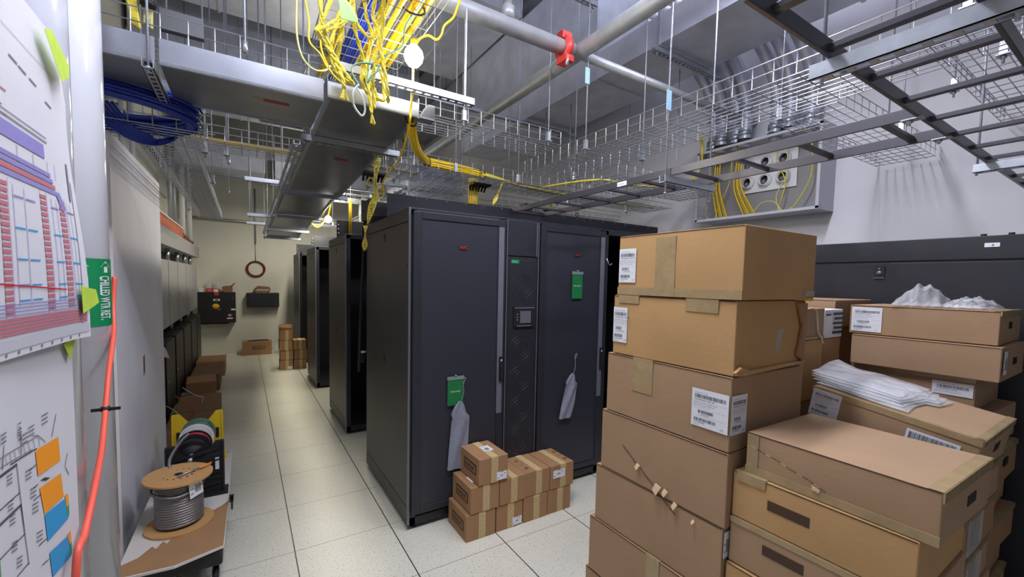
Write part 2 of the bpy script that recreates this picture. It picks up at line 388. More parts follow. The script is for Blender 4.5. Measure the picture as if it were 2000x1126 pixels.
# sprinkler pipes
zp = H+1.6
MB().tube([(2.0, YB, zp), (2.0, 8.6, zp)], .052, M_pipe, 20).build('sprinkler_main', label='long grey steel pipe running away over the aisle from the red coupling', cat='pipe')
t = thing('sprinkler_branch', (.4, 2.37, zp), 'grey steel pipe crossing towards the right wall with a red coupling', 'pipe')
MB().tube([(XL, 2.37, zp), (1.95, 2.37, zp)], .05, M_pipe, 20).build('pipe_body', t)
MB().tube([(2.05, 2.37, zp), (4.28, 2.37, zp)], .032, M_pipe, 16).build('reduced_pipe', t)
MB().tube([(1.86, 2.37, zp), (1.90, 2.37, zp)], .078, M_red, 20).obox((1.84, 2.34, zp+.05), (.08, 0, 0), (0, .06, 0), (0, 0, .05), M_red).obox((1.84, 2.30, zp-.11), (.07, 0, 0), (0, .1, 0), (0, 0, .04), M_red).cyl((1.86, 2.31, zp-.14), (1.86, 2.31, zp-.08), .012, M_zinc, 8).build('red_coupling', t, label='red grooved coupling')
MB().cyl((1.42, 2.37, zp+.04), (1.42, 2.37, 4.8), .028, M_pipe, 14).cyl((1.42, 2.37, zp+.04), (1.42, 2.37, zp+.11), .045, M_pipe, 14).build('riser', t)
MB().cyl((2.0, 2.37, zp-.01), (2.0, 2.37, zp+.01), .07, M_pipe, 20).build('tee', t)
MB().tube([(.62, 1.9, 4.3), (1.6, 1.9, 4.3), (1.75, 1.95, 4.3), (3.9, 1.95, 4.3)], .07, M_galvd, 18).build('round_duct', label='round galvanised duct high above the red coupling', cat='air duct')

p = at(1163, 16, 'z', 3.98)
strut_thing((p.x-1.3, p.y, p.z), (p.x, p.y, p.z), 'slotted strut at the top edge above the red coupling', [(p.x-.05, p.y, p.z-.06), (p.x-1.2, p.y, p.z-.02)])
for i, (px_, py_, y_, x_) in enumerate([(1139, 146, 2.36, 2.09), (1328, 205, 1.64, 2.07)]):
    q = at(px_, py_, 'y', y_); MB().box((x_-.03, y_-.009, q.z-.055), (x_+.012, y_-.007, q.z+.055), mat('pale_blue_tag', (142, 176, 206), .4)).build('rod_tag', label=['pale blue tag on the rod left of the tall basket below the ducts', 'pale blue tag on the rod holding the long ladder strut'][i], cat='tag')
MB().tube([(1.95, 8.6, 3.05), (3.0, 8.6, 3.05)], .27, mat('pale_duct', (196, 204, 200), .5), 28).build('round_duct', label='pale round duct hanging behind the first header panel', cat='air duct')
for x_ in (2.1, 2.85): MB().cyl((x_, 8.6, 3.3), (x_, 8.6, ZC), .006, M_rod, 8).build('threaded_rod', label='rod holding the pale round duct, %s' % ('left' if x_ < 2.5 else 'right'), cat='rod')
for i, (y_, z_) in enumerate([(5.9, 2.93), (5.7, 2.86), (6.1, 3.0)]):
    strut_thing((1.95, y_, z_), (2.75, y_, z_), 'dark strut in the ladder-like group behind the header, ' + ['middle', 'lowest', 'topmost'][i], [(1.98, y_, z_-.01), (2.72, y_, z_-.01)])
# ---------------------------------------------------------------- racks
def rack_cab(name, x0, x1, y0, y1, label, group=None, front=-1, door='mesh', z1=2.25, logo=True, side=True):
    t = thing(name, ((x0+x1)/2, (y0+y1)/2, 0), label, 'server rack', group)
    W = x1-x0; g = MB()                              # frame
    for (a, b) in ((x0, y0), (x1-.05, y0), (x0, y1-.05), (x1-.05, y1-.05)): g.box((a+.001, b, .03), (a+.049, b+.05, z1-.01), M_black)
    g.box((x0, y0, z1-.05), (x1, y1, z1), M_black); g.box((x0, y0, .03), (x1, y1, .09), M_black)
    g.box((x0+.01, y1-.02, .09), (x1-.01, y1, z1-.05), M_black)
    g.build('frame', t, bevel=.003)
    for (a, b) in ((x0+.05, y0+.05), (x1-.05, y0+.05), (x0+.05, y1-.05), (x1-.05, y1-.05)):
        MB().cyl((a, b, 0), (a, b, .04), .022, M_blk2, 12).cyl((a, b, .03), (a, b, .05), .012, M_zinc, 8).build('levelling_foot', t)
    if side:                                         # end panel on the -x side
        g = MB().box((x0-.006, y0+.012, .045), (x0, y1-.012, .155), M_blackpan).box((x0-.006, y0+.012, .16), (x0, y1-.012, 2.155), M_blackpan).box((x0-.006, y0+.012, 2.16), (x0, y1-.012, z1-.004), M_blackpan)
        g.box((x0-.002, y0+.006, .155), (x0+.001, y1-.012, .16), M_blk2)
        g.box((x0-.010, y0-.003, .04), (x0+.004, y0+.010, z1), M_edge)
        sp = g.build('side_panel', t, bevel=.002)
        for zz in (2.09, 1.13): MB().box((x0-.0085, (y0+y1)/2-.012, zz-.035), (x0-.004, (y0+y1)/2+.012, zz+.03), M_blk2).build('latch', sp)
        MB().cyl((x0-.004, y0+.03, 1.86), (x0-.004, y0+.034, 1.86), .01, M_blk2, 8).build('lock', sp)
    else:
        MB().box((x0, y0+.05, .09), (x0+.003, y1-.05, z1-.05), M_blk2).build('side_panel', t)
    return t
ROWY = 2.81
# row one, cabinet one
def mesh_door(t, x0, x1, y, m, side='r', logo_c=None, strip=True):
    g = MB().box((x0+.012, y-.038, .12), (x0+.07, y-.005, 2.225), M_black).box((x1-.07, y-.038, .12), (x1-.012, y-.005, 2.225), M_black)
    g.box((x0+.07, y-.038, .12), (x1-.07, y-.005, .17), M_black).box((x0+.07, y-.038, 2.175), (x1-.07, y-.005, 2.225), M_black)
    d = g.build('door', t, bevel=.004)
    MB().box((x0+.07, y-.030, .17), (x1-.07, y-.026, 2.175), m).build('perforated_sheet', d)
    if strip: MB().box((x1-.075, y-.043, .75), (x1-.03, y-.036, 2.17), M_edge).build('edge_trim', d, label='bright grey vertical edge trim')
    MB().box((x1-.058, y-.056, 1.0), (x1-.028, y-.036, 1.19), M_blk2).cyl((x1-.043, y-.06, 1.16), (x1-.043, y-.05, 1.16), .009, M_zinc, 10).box((x1-.05, y-.066, 1.02), (x1-.036, y-.054, 1.12), M_black).build('handle', d)
    if logo_c:
        lx, lz, sc = logo_c
        g = MB(); c = V((lx, y-.031, lz))
        g.add([c+V((math.cos(a*PI/12)*.035*sc, 0, math.sin(a*PI/12)*.018*sc)) for a in range(24)]+[c+V((math.cos(a*PI/12)*.035*sc, -.004, math.sin(a*PI/12)*.018*sc)) for a in range(24)],
              [tuple(range(23, -1, -1)), tuple(range(24, 48))]+[(a, (a+1) % 24, (a+1) % 24+24, a+24) for a in range(24)], M_blk2)
        g.text('APC', (lx, y-.0365, lz-.009*sc), X1, Z1, .03*sc, M_logo, align='CENTER', sx=1.15)
        g.build('badge', d, label='small black oval badge with red letters')
    return d
r1 = rack_cab('server_rack', .954, 1.70, ROWY, 4.01, 'black server rack nearest the aisle, small cartons stacked at its foot')
mesh_door(r1, .954, 1.70, ROWY, M_mesh1, logo_c=(1.335, 2.0, 1.0))
g = MB()
for k in range(28): g.box((1.44, ROWY+.1, .2+k*.068), (1.56, ROWY+.115, .206+k*.068), M_edge)
g.box((1.43, ROWY+.08, .15), (1.45, ROWY+.12, 2.15), M_black).box((1.57, ROWY+.08, .15), (1.6, ROWY+.12, 2.15), M_black).box((1.03, ROWY+.08, .15), (1.06, ROWY+.12, 2.15), M_black)
g.build('mounting_rail', r1)
MB().box((1.05, ROWY+.15, .12), (1.13, ROWY+.5, .95), M_cardD).build('rail_carton', r1, label='brown carton standing inside behind the door')
MB().box((1.06, ROWY+.02, .72), (1.15, ROWY+.022, .98), mat('faded_sheet', (112, 112, 116), .6)).box((1.17, ROWY+.02, .38), (1.23, ROWY+.022, .46), M_inkg).build('paper_sheet', r1, label='grey sheet seen through the perforated door')
# cooling unit between the racks
c1 = thing('row_cooler', (1.855, 3.4, 0), 'narrow black in-row cooling unit with round fans and a small display', 'cooling unit')
MB().box((1.705, ROWY-.005, .04), (2.0, 4.01, 2.25), M_black).build('cabinet', c1, bevel=.003)
MB().box((1.712, ROWY-.024, .1), (1.992, ROWY-.005, 1.955), M_black).box((1.735, ROWY-.028, .12), (1.97, ROWY-.024, 1.93), M_black).build('fan_door', c1, bevel=.002)
MB().box((1.712, ROWY-.02, 1.965), (1.992, ROWY-.005, 2.235), M_black).build('top_panel', c1, bevel=.002)
MB().box((1.704, ROWY-.03, .1), (1.709, ROWY-.02, 2.235), M_edge).box((1.985, ROWY-.03, 1.965), (1.989, ROWY-.02, 2.235), M_edge).box((2.001, ROWY-.03, .1), (2.005, ROWY-.02, 2.235), M_edge).build('edge_trim', c1)
for k in range(7):
    zc = 1.73-k*.245
    if k == 1: continue
    g = MB(); xc = 1.845
    for rr in (.05, .075, .10):
        g.tube([(xc+math.cos(a*PI/18)*rr, ROWY-.0295, zc+math.sin(a*PI/18)*rr) for a in range(36)], *[.0010, M_black, 4], closed=True)
    g.build('fan_grille', c1)
d_ = MB().box((1.77, ROWY-.045, 1.41), (1.965, ROWY-.026, 1.575), M_blk2).box((1.775, ROWY-.048, 1.555), (1.96, ROWY-.044, 1.563), M_edge).box((1.80, ROWY-.047, 1.415), (1.93, ROWY-.044, 1.422), M_edge).build('display_module', c1, bevel=.002)
MB().box((1.825, ROWY-.049, 1.44), (1.925, ROWY-.044, 1.535), M_screen).build('screen', d_)
for k in range(3): MB().cyl((1.80, ROWY-.05, 1.465+k*.022), (1.80, ROWY-.044, 1.465+k*.022), .006, M_edge, 8).build('button', d_)
g = MB().box((1.745, ROWY-.0305, 1.905), (1.815, ROWY-.027, 1.935), M_green); g.text('Schneider', (1.748, ROWY-.031, 1.915), X1, Z1, .014, M_paper, sx=.9); g.build('badge', c1, label='small green badge with white letters')
# second rack
r2 = rack_cab('server_rack', 2.008, 2.745, ROWY, 4.01, 'black server rack right of the cooling unit, yellow cable coiled behind its door', side=False)
mesh_door(r2, 2.008, 2.745, ROWY, M_mesh2, logo_c=(2.405, 2.0, 1.0), strip=True)
g = MB()
for k in range(9): g.tube(bez([(2.05+.018*k, ROWY+.1, .62+.01*k), (2.14+.018*k, ROWY+.08, .52), (2.24+.016*k, ROWY+.08, .3), (2.30+.014*k, ROWY+.08, .13)], 6), .008, M_yel2, 6)
g.build('yellow_patch_cable', label='thick bundle of yellow cable coiled inside the rack behind the perforated door', cat='cable')
MB().box((2.1, ROWY+.2, .3), (2.35, ROWY+.3, .78), M_cardD).build('rail_carton', r2, label='brown carton seen through the door')
# open rack, dark inside
r3 = rack_cab('server_rack', 2.75, 3.5, ROWY, 4.01, 'open black server rack without a door beside the tall carton stack', side=False)
g = MB().box((2.79, ROWY+.05, .09), (2.84, ROWY+.07, 2.2), M_black)
for k in range(44): g.box((2.80, ROWY+.044, .13+k*.0465), (2.83, ROWY+.052, .15+k*.0465), M_blk2); g.box((2.775, ROWY+.01, .13+k*.0465), (2.81, ROWY+.016, .136+k*.0465), M_edge)
g.tube(bez([(2.77, ROWY-.01, 1.99), (2.775, ROWY-.03, 1.95), (2.80, ROWY-.02, 1.93), (2.83, ROWY-.02, 1.945)], 5), .005, M_zinc, 6)
g.build('mounting_rail', r3)
r4 = rack_cab('server_rack', 3.505, 4.2, ROWY, 4.01, 'black server rack in the first row against the right wall behind the cartons', side=False)
g = MB()
for k in range(5): g.tube(bez([(2.80+.01*k, ROWY+.08, .30), (2.84, ROWY+.04, .38+.02*k), (2.93, ROWY+.06, .42), (3.05, ROWY+.1, .25+.03*k)], 6), .009, [M_zinc, M_inkg, M_cloth][k % 3], 6)
g.build('cable_tangle', label='grey and white cables in the foot of the open rack', cat='cable')
# header panel on top of row one
t = thing('header_panel', (2.55, 3.37, 2.25), 'long black blanking panel standing on top of the first rack row', 'panel')
MB().box((.954, 3.37, 2.25), (4.15, 3.375, 2.436), M_black).box((.954, 3.375, 2.426), (4.15, 3.40, 2.436), M_black).box((.954, 2.82, 2.25), (4.2, 3.37, 2.252), M_black).build('sheet', t)
for k in range(16): MB().cyl((1.28+.18*k, 3.366, 2.425), (1.28+.18*k, 3.37, 2.425), .005, M_zinc, 8).build('screw', t)
for k in range(5): MB().box((1.19+.6*k, 3.366, 2.40), (1.193+.6*k, 3.37, 2.436), M_edge).build('joint', t)
MB().tube([(2.9+math.cos(a*PI/8)*.02, 3.37, 2.456+math.sin(a*PI/8)*.02) for a in range(16)], .004, M_blk2, 6, closed=True).build('lifting_eye', t)
t = thing('roof_wireway', (.98, 3.75, 2.25), 'open black sheet metal wireway on the roof of the first rack', 'wireway')
MB().box((.88, 3.46, 2.262), (1.4, 3.9, 2.272), M_black).box((.88, 3.46, 2.272), (.884, 3.9, 2.42), M_black).box((.88, 3.9, 2.272), (1.4, 3.905, 2.45), M_black).box((.96, 3.45, 2.253), (1.3, 3.9, 2.262), M_black).build('tray', t)
for k in range(3): MB().box((.876, 3.5, 2.3+.045*k), (.879, 3.53, 2.325+.045*k), M_blk2).build('slot', t)

def back_row(y0, y1, names, labels, n=3):
    for k in range(n):
        x0 = .954+k*.75
        rack_cab('server_rack', x0, x0+.745, y0, y1, labels[k], side=(k == 0))
ROWS = [(4.95, 6.04), (7.27, 8.36), (9.6, 10.75)]
for i, (y0, y1) in enumerate(ROWS):
    nm = ['second', 'third', 'fourth'][i]
    back_row(y0, y1, None, ['black server rack at the aisle end of the %s row, side to the aisle' % nm, 'black server rack, middle one hidden in the %s row' % nm, 'black server rack standing furthest right in the %s row' % nm])
    t = thing('header_panel', (2.1, y0+.55, 2.25), 'black blanking panel on top of the %s rack row' % nm, 'panel')
    MB().box((.954 if i else .954, y0+.55, 2.25), (3.2, y0+.555, 2.46), M_black).build('sheet', t)
    for k in range(3): MB().cyl((.975, y0+.545, 2.30+.05*k), (.975, y0+.55, 2.30+.05*k), .012, M_edge, 10).build('grommet', t)
# dressing on the open front of row two / three
def open_face(y, lab, heavy):
    t = thing('cable_drop', (1.2, y-.03, 0), lab, 'cable')
    MB().tube(bez([(1.16, y-.02, 2.28), (1.21, y-.035, 2.30), (1.27, y-.04, 2.22), (1.285, y-.04, 1.9), (1.25, y-.05, 1.0), (1.24, y-.05, .62)], 8), .017, M_blk2, 10).build('cable', t)
    MB().cyl((1.24, y-.05, .60), (1.24, y-.05, .52), .03, M_blk2, 14).cyl((1.24, y-.05, .59), (1.24, y-.05, .61), .036, M_white, 14).cyl((1.24, y-.05, .50), (1.24, y-.05, .515), .036, M_white, 14).build('plug', t, label='black plug with white rings')
    if heavy:
        MB().cyl((1.12, y-.05, .92), (1.12, y-.05, .82), .028, M_blk2, 14).cyl((1.12, y-.05, .93), (1.12, y-.05, .945), .034, M_white, 14).build('connector', t)
open_face(4.95, 'thick black power cable hanging down the front of the second rack row', True)
t = thing('cable_drop', (.9, 4.06, 0), 'black power cable looping over the back corner of the nearest rack', 'cable')
MB().tube(bez([(1.15, 4.1, 2.27), (.985, 4.045, 2.285), (.935, 4.04, 2.24), (.93, 4.04, 2.0), (.90, 4.04, 1.3), (.89, 4.04, .9)], 8), .014, M_blk2, 10).build('cable', t)
g = MB()
for k in range(51): g.tube([(1.33+math.cos(a*PI/6)*.035, 7.2+math.sin(a*PI/6)*.035, (.02+k*.042)) for a in range(12)], .014, M_blk2, 5, closed=True)
g.build('flexible_conduit', label='ribbed black conduit standing up the front of the third rack row', cat='conduit')
MB().tube(bez([(.985, 9.55, 2.3), (.985, 9.58, 1.8), (.99, 9.56, .5), (.99, 9.56, .01)], 6), .014, M_blk2, 8).build('power_cable', label='black cable running down the front of the furthest rack row', cat='cable')
MB().box((1.2, 4.93, .62), (1.36, 4.945, .86), mat('grey_grille', (92, 92, 96), .6, noise=.3, scale=120)).build('vent_grille', label='small grey perforated plate low on the second rack row', cat='vent')
MB().box((1.2, 7.225, .55), (1.27, 7.275, .70), M_edge).build('cable_clip', label='small pale clip low on the third rack row', cat='clip')

# row-one hangings: green cards and grey cloth bags
def card(x, z, w_, h, lab):
    t = thing('green_card_pouch', (x+w_/2, ROWY-.045, z-h), lab, 'card')
    g = MB().box((x, ROWY-.046, z-h), (x+w_, ROWY-.0445, z-.02), M_card)
    g.text('Schneider', (x+w_/2, ROWY-.047, z-h*.55), X1, Z1, .02, M_paper, align='CENTER')
    g.build('card', t); MB().box((x-.003, ROWY-.049, z-.024), (x+w_+.003, ROWY-.0435, z), film_edge).cyl((x+w_*.5, ROWY-.055, z+.006), (x+w_*.5, ROWY-.035, z+.006), .006, M_zinc, 8).build('zip_strip', t)
film_edge = mat('pouch_edge', (120, 134, 134), .3)
card(1.218, 1.075, .125, .21, 'green card in a clear pouch taped low on the nearest rack door')
card(2.345, 1.86, .115, .23, 'green card in a clear pouch under the red badge of the second door')
def bag(x, z, w_, h, tilt, lab):
    t = thing('drawstring_bag', (x, ROWY-.05, z-h), lab, 'bag'); yy = ROWY-.052
    def fn(u, v):
        wv = w_*(.10+.90*min(1, (v/.28)**.6 if v > 0 else 0)); xx = x-.02*(v < .25)+(u-.5)*wv-tilt*v
        return (xx, yy-.012*math.sin(u*PI)-.006*math.sin(9*u+7*v), z-v*h)
    MB().grid(12, 16, fn, M_cloth).grid(12, 16, lambda u, v: (fn(u, v)[0], yy+.008, fn(u, v)[2]), M_cloth).build('pouch', t)
    MB().tube(bez([(x-.01, yy, z), (x+.008, yy, z+.06), (x+.0, yy, z+.15), (x+.018, yy-.005, z+.165), (x+.006, yy, z+.12)], 6), .003, M_cloth, 6).build('drawstring', t)
bag(1.335, .895, .145, .50, .04, 'long grey cloth bag hanging from the nearest rack door')
bag(2.395, .99, .13, .38, .09, 'short grey cloth bag hanging tilted on the second rack door')

# ---------------------------------------------------------------- wire basket trays
def basket(axis, a0, a1, c0, c1, z, dep, label, rods=(), wr=.0027, cross=.1, curve=None, rodtop=ZC, slope=0):
    mid = (a0+a1)/2, (c0+c1)/2
    t = thing('wire_basket_tray', (mid[0], mid[1], z) if axis == 'x' else (mid[1], mid[0], z), label, 'cable tray')
    P = (lambda a, c, h: V((a, c, z+h+slope*(a-a0)))) if axis == 'x' else (lambda a, c, h: V((c, a, z+h+slope*(a-a0))))
    g = MB(); w_ = c1-c0; nb = max(2, round(w_/.05)); r_ = wr
    for k in range(nb+1): g.tube([P(a0, c0+w_*k/nb, 0), P(a1, c0+w_*k/nb, 0)], r_, M_wire, 4, caps=False)
    g.build('bottom_wire', t)
    for c, s_ in ((c0, 0), (c1, 1)):
        g = MB()
        for h in ([dep*.5, dep]): g.tube([P(a0, c, h), P(a1, c, h)], r_*1.1, M_wire, 4, caps=False)
        g.build('side_rail_wire', t)
    g = MB(); n = int((a1-a0)/cross)
    for k in range(n+1):
        a = a0+k*cross; g.tube([P(a, c0, dep), P(a, c0, .0), P(a, c1, 0), P(a, c1, dep)], r_, M_wire, 4, caps=False)
    g.build('cross_wire', t)
    for (a, c) in rods:
        p = P(a, c, -.04); rod(p, rodtop, t)
        MB().box((p.x-.02, p.y-.02, p.z+.03), (p.x+.02, p.y+.02, p.z+.035), M_zinc).box((p.x-.012, p.y-.012, p.z+.035), (p.x+.012, p.y+.012, p.z+.10), M_zinc).build('rod_clamp', t)
    return t
basket('y', -.7, 3.3, 2.13, 2.58, 2.73, .105, 'long wire basket tray running over the cartons from the near right to the header', [(2.36, 2.09), (2.30, 2.62), (1.30, 2.62), (.45, 2.09), (.45, 2.62), (3.1, 2.62)])
basket('x', .82, 4.2, 3.22, 3.60, 2.64, .10, 'wire basket tray over the first rack row carrying the yellow cable bundle', [(1.45, 3.18), (2.05, 3.18), (3.0, 3.64), (3.9, 3.64)])
basket('y', -1.2, 3.6, .36, .83, 3.067, .10, 'highest wire basket tray loaded with yellow and blue bundles above the hanging bulb', [(1.0, .30), (1.0, .89)], wr=.0026, cross=.1)
basket('x', .90, 2.10, 2.66, 3.0, 2.83, .10, 'short wire basket tray joining the tall basket from the left below the ducts', [(1.25, 2.62), (1.95, 2.62)])
basket('x', -1.1, -.14, 2.99, 3.36, 2.56, .10, 'wire basket tray under the metal trough holding the blue coil on the left', [(-.5, 3.42), (-.2, 3.42)], rodtop=ZC)
basket('x', -.40, 1.4, 3.64, 3.98, 2.70, .10, 'wire basket tray behind the first long trough section with flat yellow cables', [(-.1, 4.02), (1.2, 4.02)], wr=.003)
basket('y', 3.4, 7.6, -.52, -.26, 2.58, .10, 'narrow wire basket tray running away along the left wall to the far end', [(4.6, -.22), (6.6, -.56)], wr=.003, cross=.08)
basket('x', -1.1, .34, 2.5, 2.86, 2.80, .12, 'wire basket tray lying on top of the left metal trough')
basket('x', 2.62, 4.0, 2.55, 2.95, 2.66, .10, 'wire basket tray branching from the tall basket towards the grey wall recess', [(3.3, 2.51)])
basket('x', 2.3, 4.25, 4.05, 4.4, 2.60, .10, 'wire basket tray low behind the header panel near the right wall', [(3.0, 4.45), (3.8, 4.45)])
basket('x', 2.62, 4.25, 1.02, 1.36, 2.73, .10, 'wire basket tray above the recess branching to the right wall', [(3.4, .98)])
basket('x', 2.62, 4.25, .30, .70, 2.86, .10, 'wire basket tray at the top right corner above the black ladder', [(3.3, .74), (3.3, .26)])
basket('y', 3.7, 9.2, 1.5, 1.85, 2.62, .10, 'wire basket tray running away behind the caution tape over the far racks', [(5.2, 1.46), (7.2, 1.46)], wr=.003)
basket('x', .9, 3.4, 5.3, 5.65, 2.7, .10, 'wire basket tray crossing over the second rack row', [(1.3, 5.26), (2.6, 5.26)], wr=.003)
basket('x', .9, 3.4, 7.9, 8.25, 2.66, .10, 'wire basket tray lit by the far bulb over the third rack row', [(1.3, 7.86), (2.6, 7.86)], wr=.003)

# ---------------------------------------------------------------- black ladder trays
ZL = 2.395
def ladder(axis, a0, a1, c0, c1, pitch, off, label):
    t = thing('cable_ladder', ((a0+a1)/2, (c0+c1)/2, ZL) if axis == 'x' else ((c0+c1)/2, (a0+a1)/2, ZL), label, 'cable ladder')
    B = (lambda a, b, c, d, z0, z1: ((a, c, z0), (b, d, z1))) if axis == 'x' else (lambda a, b, c, d, z0, z1: ((c, a, z0), (d, b, z1)))
    for c in (c0, c1):
        lo, hi = B(a0, a1, c-.006, c+.006, ZL, ZL+.044); MB().box(lo, hi, M_ladder).build('rail', t, bevel=.002)
    a = a0+off
    while a < a1:
        lo, hi = B(a, a+.025, c0+.006, c1-.006, ZL+.012, ZL+.028); MB().box(lo, hi, M_ladder).build('rung', t, bevel=.001); a += pitch
    return t
lt = ladder('y', .57, 3.36, 2.10, 2.46, .30, .09, 'black cable ladder running from the near crossing to the top of the rack header')
MB().box((2.092, 1.96, ZL+.006), (2.094, 2.04, ZL+.034), M_label).text('CR-INSTR', (2.0915, 2.035, ZL+.014), -Y1, Z1, .013, M_inkg).build('tag_label', lt, label='small white tag on the ladder rail')
ladder('x', .95, 4.28, .275, .557, .1524*2-.015, .10, 'black cable ladder crossing the top right corner with many rungs')
strut_thing((1.37, -.6, 2.345), (1.37, .60, 2.345), 'bright slotted strut under the near black ladder', [(1.37, .575, 2.33), (1.37, .22, 2.33)], slots=True)
strut_thing((3.1, .15, 2.352), (3.1, .60, 2.352), 'short slotted strut under the near ladder by the right wall', [(3.1, .59, 2.34)])
strut_thing((2.04, 1.64, 2.352), (2.52, 1.64, 2.352), 'galvanised strut carrying the long black ladder above the tall carton stack', [(2.07, 1.64, 2.27), (2.49, 1.64, 2.27)])
for i, (x, y, l_) in enumerate([(2.10, .565, 'left'), (2.46, .565, 'right')]):
    MB().box((x-.02, y-.02, ZL-.004), (x+.02, y+.04, ZL), M_zinc).cyl((x, y+.02, ZL-.02), (x, y+.02, ZL+.06), .006, M_zinc, 8).cyl((x, y+.02, ZL-.012), (x, y+.02, ZL-.004), .012, M_zinc, 6).build('junction_clamp', label='zinc clamp joining the %s rail of the long ladder to the crossing ladder' % l_, cat='clamp')

# ---------------------------------------------------------------- sheet metal troughs
def trough(pts, label, lip=.018):                    # four bottom corners (a,b at one end, c,d at the other)
    a, b, c, d = map(V, pts)                         # a-b near end, d-c far end
    t = thing('metal_trough', (a+b+c+d)/4, label, 'cable trough'); h = Z1*.105; g = MB()
    g.hexa([a, b, c, d, a+Z1*.003, b+Z1*.003, c+Z1*.003, d+Z1*.003], M_galvd); g.build('base_sheet', t)
    return t, a, b, c, d, h
def side(t, p, q, out, h=.105, name='side_sheet', m=M_galvd):
    p, q, o = V(p), V(q), V(out)
    g = MB().hexa([p, q, q+o*.003, p+o*.003, p+Z1*h, q+Z1*h, q+o*.003+Z1*h, p+o*.003+Z1*h], m)
    g.hexa([p-Z1*.006, q-Z1*.006, q-o*.016-Z1*.006, p-o*.016-Z1*.006, p+Z1*.006+o*.004, q+Z1*.006+o*.004, q-o*.016, p-o*.016], M_zinc)
    return g.build(name, t)
zt = 2.69
for i, (xa, xb) in enumerate([(-1.1, -.315), (-.30, .365)]):
    t, a, b, c, d, h = trough([(xa, 2.46, zt), (xb, 2.46, zt), (xb, 2.96, zt), (xa, 2.96, zt)], ['galvanised trough section at the upper left behind the white pipe', 'galvanised trough section with a red paint mark, left of the joint'][i])
    side(t, a, b, (0, -1, 0)); side(t, d, c, (0, 1, 0))
    if i: MB().box((.10, 2.62, zt-.0012), (.22, 2.66, zt), mat('red_mark', (140, 44, 58), .6)).box((.045, 2.622, zt-.0012), (.10, 2.645, zt), mat('ochre_mark', (150, 132, 66), .6)).build('paint_mark', t)
strut_thing((-.335, 2.42, zt-.045), (-.335, 3.02, zt-.045), 'galvanised strut under the joint of the left troughs', [(-.335, 2.44, zt-.06), (-.33, 2.99, zt-.06)])
yy = [2.44, 3.12, 4.95, 6.6, 8.2, 9.5]; zz = lambda y: 2.712-(y-2.44)*.0245
for i in range(5):
    y0, y1 = yy[i]+.006, yy[i+1]-.006
    t, a, b, c, d, h = trough([(.385, y0, zz(y0)), (.875+.0*y0, y0, zz(y0)), (.875+.012*(i+1), y1, zz(y1)), (.385, y1, zz(y1))],
        ['first section of the long metal trough, its bright end under the yellow ropes', 'second section of the long metal trough, between the first two struts, with a red mark', 'third section of the long metal trough over the second rack row', 'fourth section of the long metal trough over the third rack row', 'far end section of the long metal trough'][i])
    side(t, d, a, (-1, 0, 0)); side(t, b, c, (1, 0, 0))
    if i == 0: side(t, a, b, (0, -1, 0), .075, 'end_lip', M_zinc)
    if i == 1: MB().box((.60, 3.55, zz(3.6)-.004), (.70, 3.60, zz(3.6)), mat('red_mark2', (150, 36, 44), .6)).build('paint_mark', t)
    if i == 4: side(t, c, d, (0, 1, 0), .1, 'end_lip')
for i, y in enumerate(yy[1:]):
    strut_thing((.33, y, zz(y)-.045), (.97, y, zz(y)-.045), 'galvanised strut under the long metal trough, %s from the photographer' % ['first', 'second', 'third', 'fourth', 'furthest'][i], [(.345, y, zz(y)-.06), (.955, y, zz(y)-.06)])
for i, (y, z, x0, x1) in enumerate([(3.3, 2.78, .10, .38), (5.1, 2.72, .02, .36), (6.7, 2.56, .05, .36), (8.3, 2.62, .05, .36)]):
    strut_thing((x0, y, z), (x1, y, z), 'short galvanised strut stub left of the long trough, %s of four' % ['nearest', 'second', 'third', 'furthest'][i], [(x0+.04, y, z-.01)])
strut_thing((.33, 3.4, 2.7), (.33, 9.3, 2.55), 'long slotted strut rail along the left edge of the metal trough')
strut_thing((.40, 2.33, 2.80), (1.17, 2.33, 2.80), 'galvanised strut crossing behind the yellow cord below the highest basket', [(1.12, 2.33, 2.77)])
MB().add([(.875, 2.42, 2.70), (.965, 2.42, 2.70), (.965, 2.42, 2.785), (.925, 2.42, 2.785), (.875, 2.50, 2.70), (.965, 2.50, 2.70), (.965, 2.50, 2.785), (.925, 2.50, 2.785)], [(0,1,2,3), (7,6,5,4), (0,4,5,1), (1,5,6,2), (2,6,7,3), (3,7,4,0)], M_zinc).build('cable_exit_lip', label='small bright metal lip where the yellow bundle leaves the trough', cat='fitting')
for i, (x, y) in enumerate([(.02, 2.44), (-.62, 2.44), (.12, 3.9), (-.1, 4.6), (-.65, 5.2), (-.95, 4.4), (.6, 8.9), (-.2, 9.0), (1.5, 4.4), (3.9, 1.2), (1.15, 2.9), (2.3, 3.75), (2.9, 3.95), (3.6, 4.6), (1.9, 5.7)]):
    zl_ = [2.82, 2.8, 3.0, 2.75, 2.75, 2.75, 3.35, 3.2, 2.9, 2.9, 3.05, 2.75, 2.8, 2.8, 2.85][i]
    MB().cyl((x, y, zl_), (x, y, rodtop_at((x, y, zl_), ZC)), .0055, M_rod, 8).cyl((x, y, zl_), (x, y, zl_+.05), .012, M_zinc, 8).build('threaded_rod', label='bare threaded rod dropping from the ceiling deck, lower end with a nut', cat='rod', group='bare threaded rods hanging from the deck')

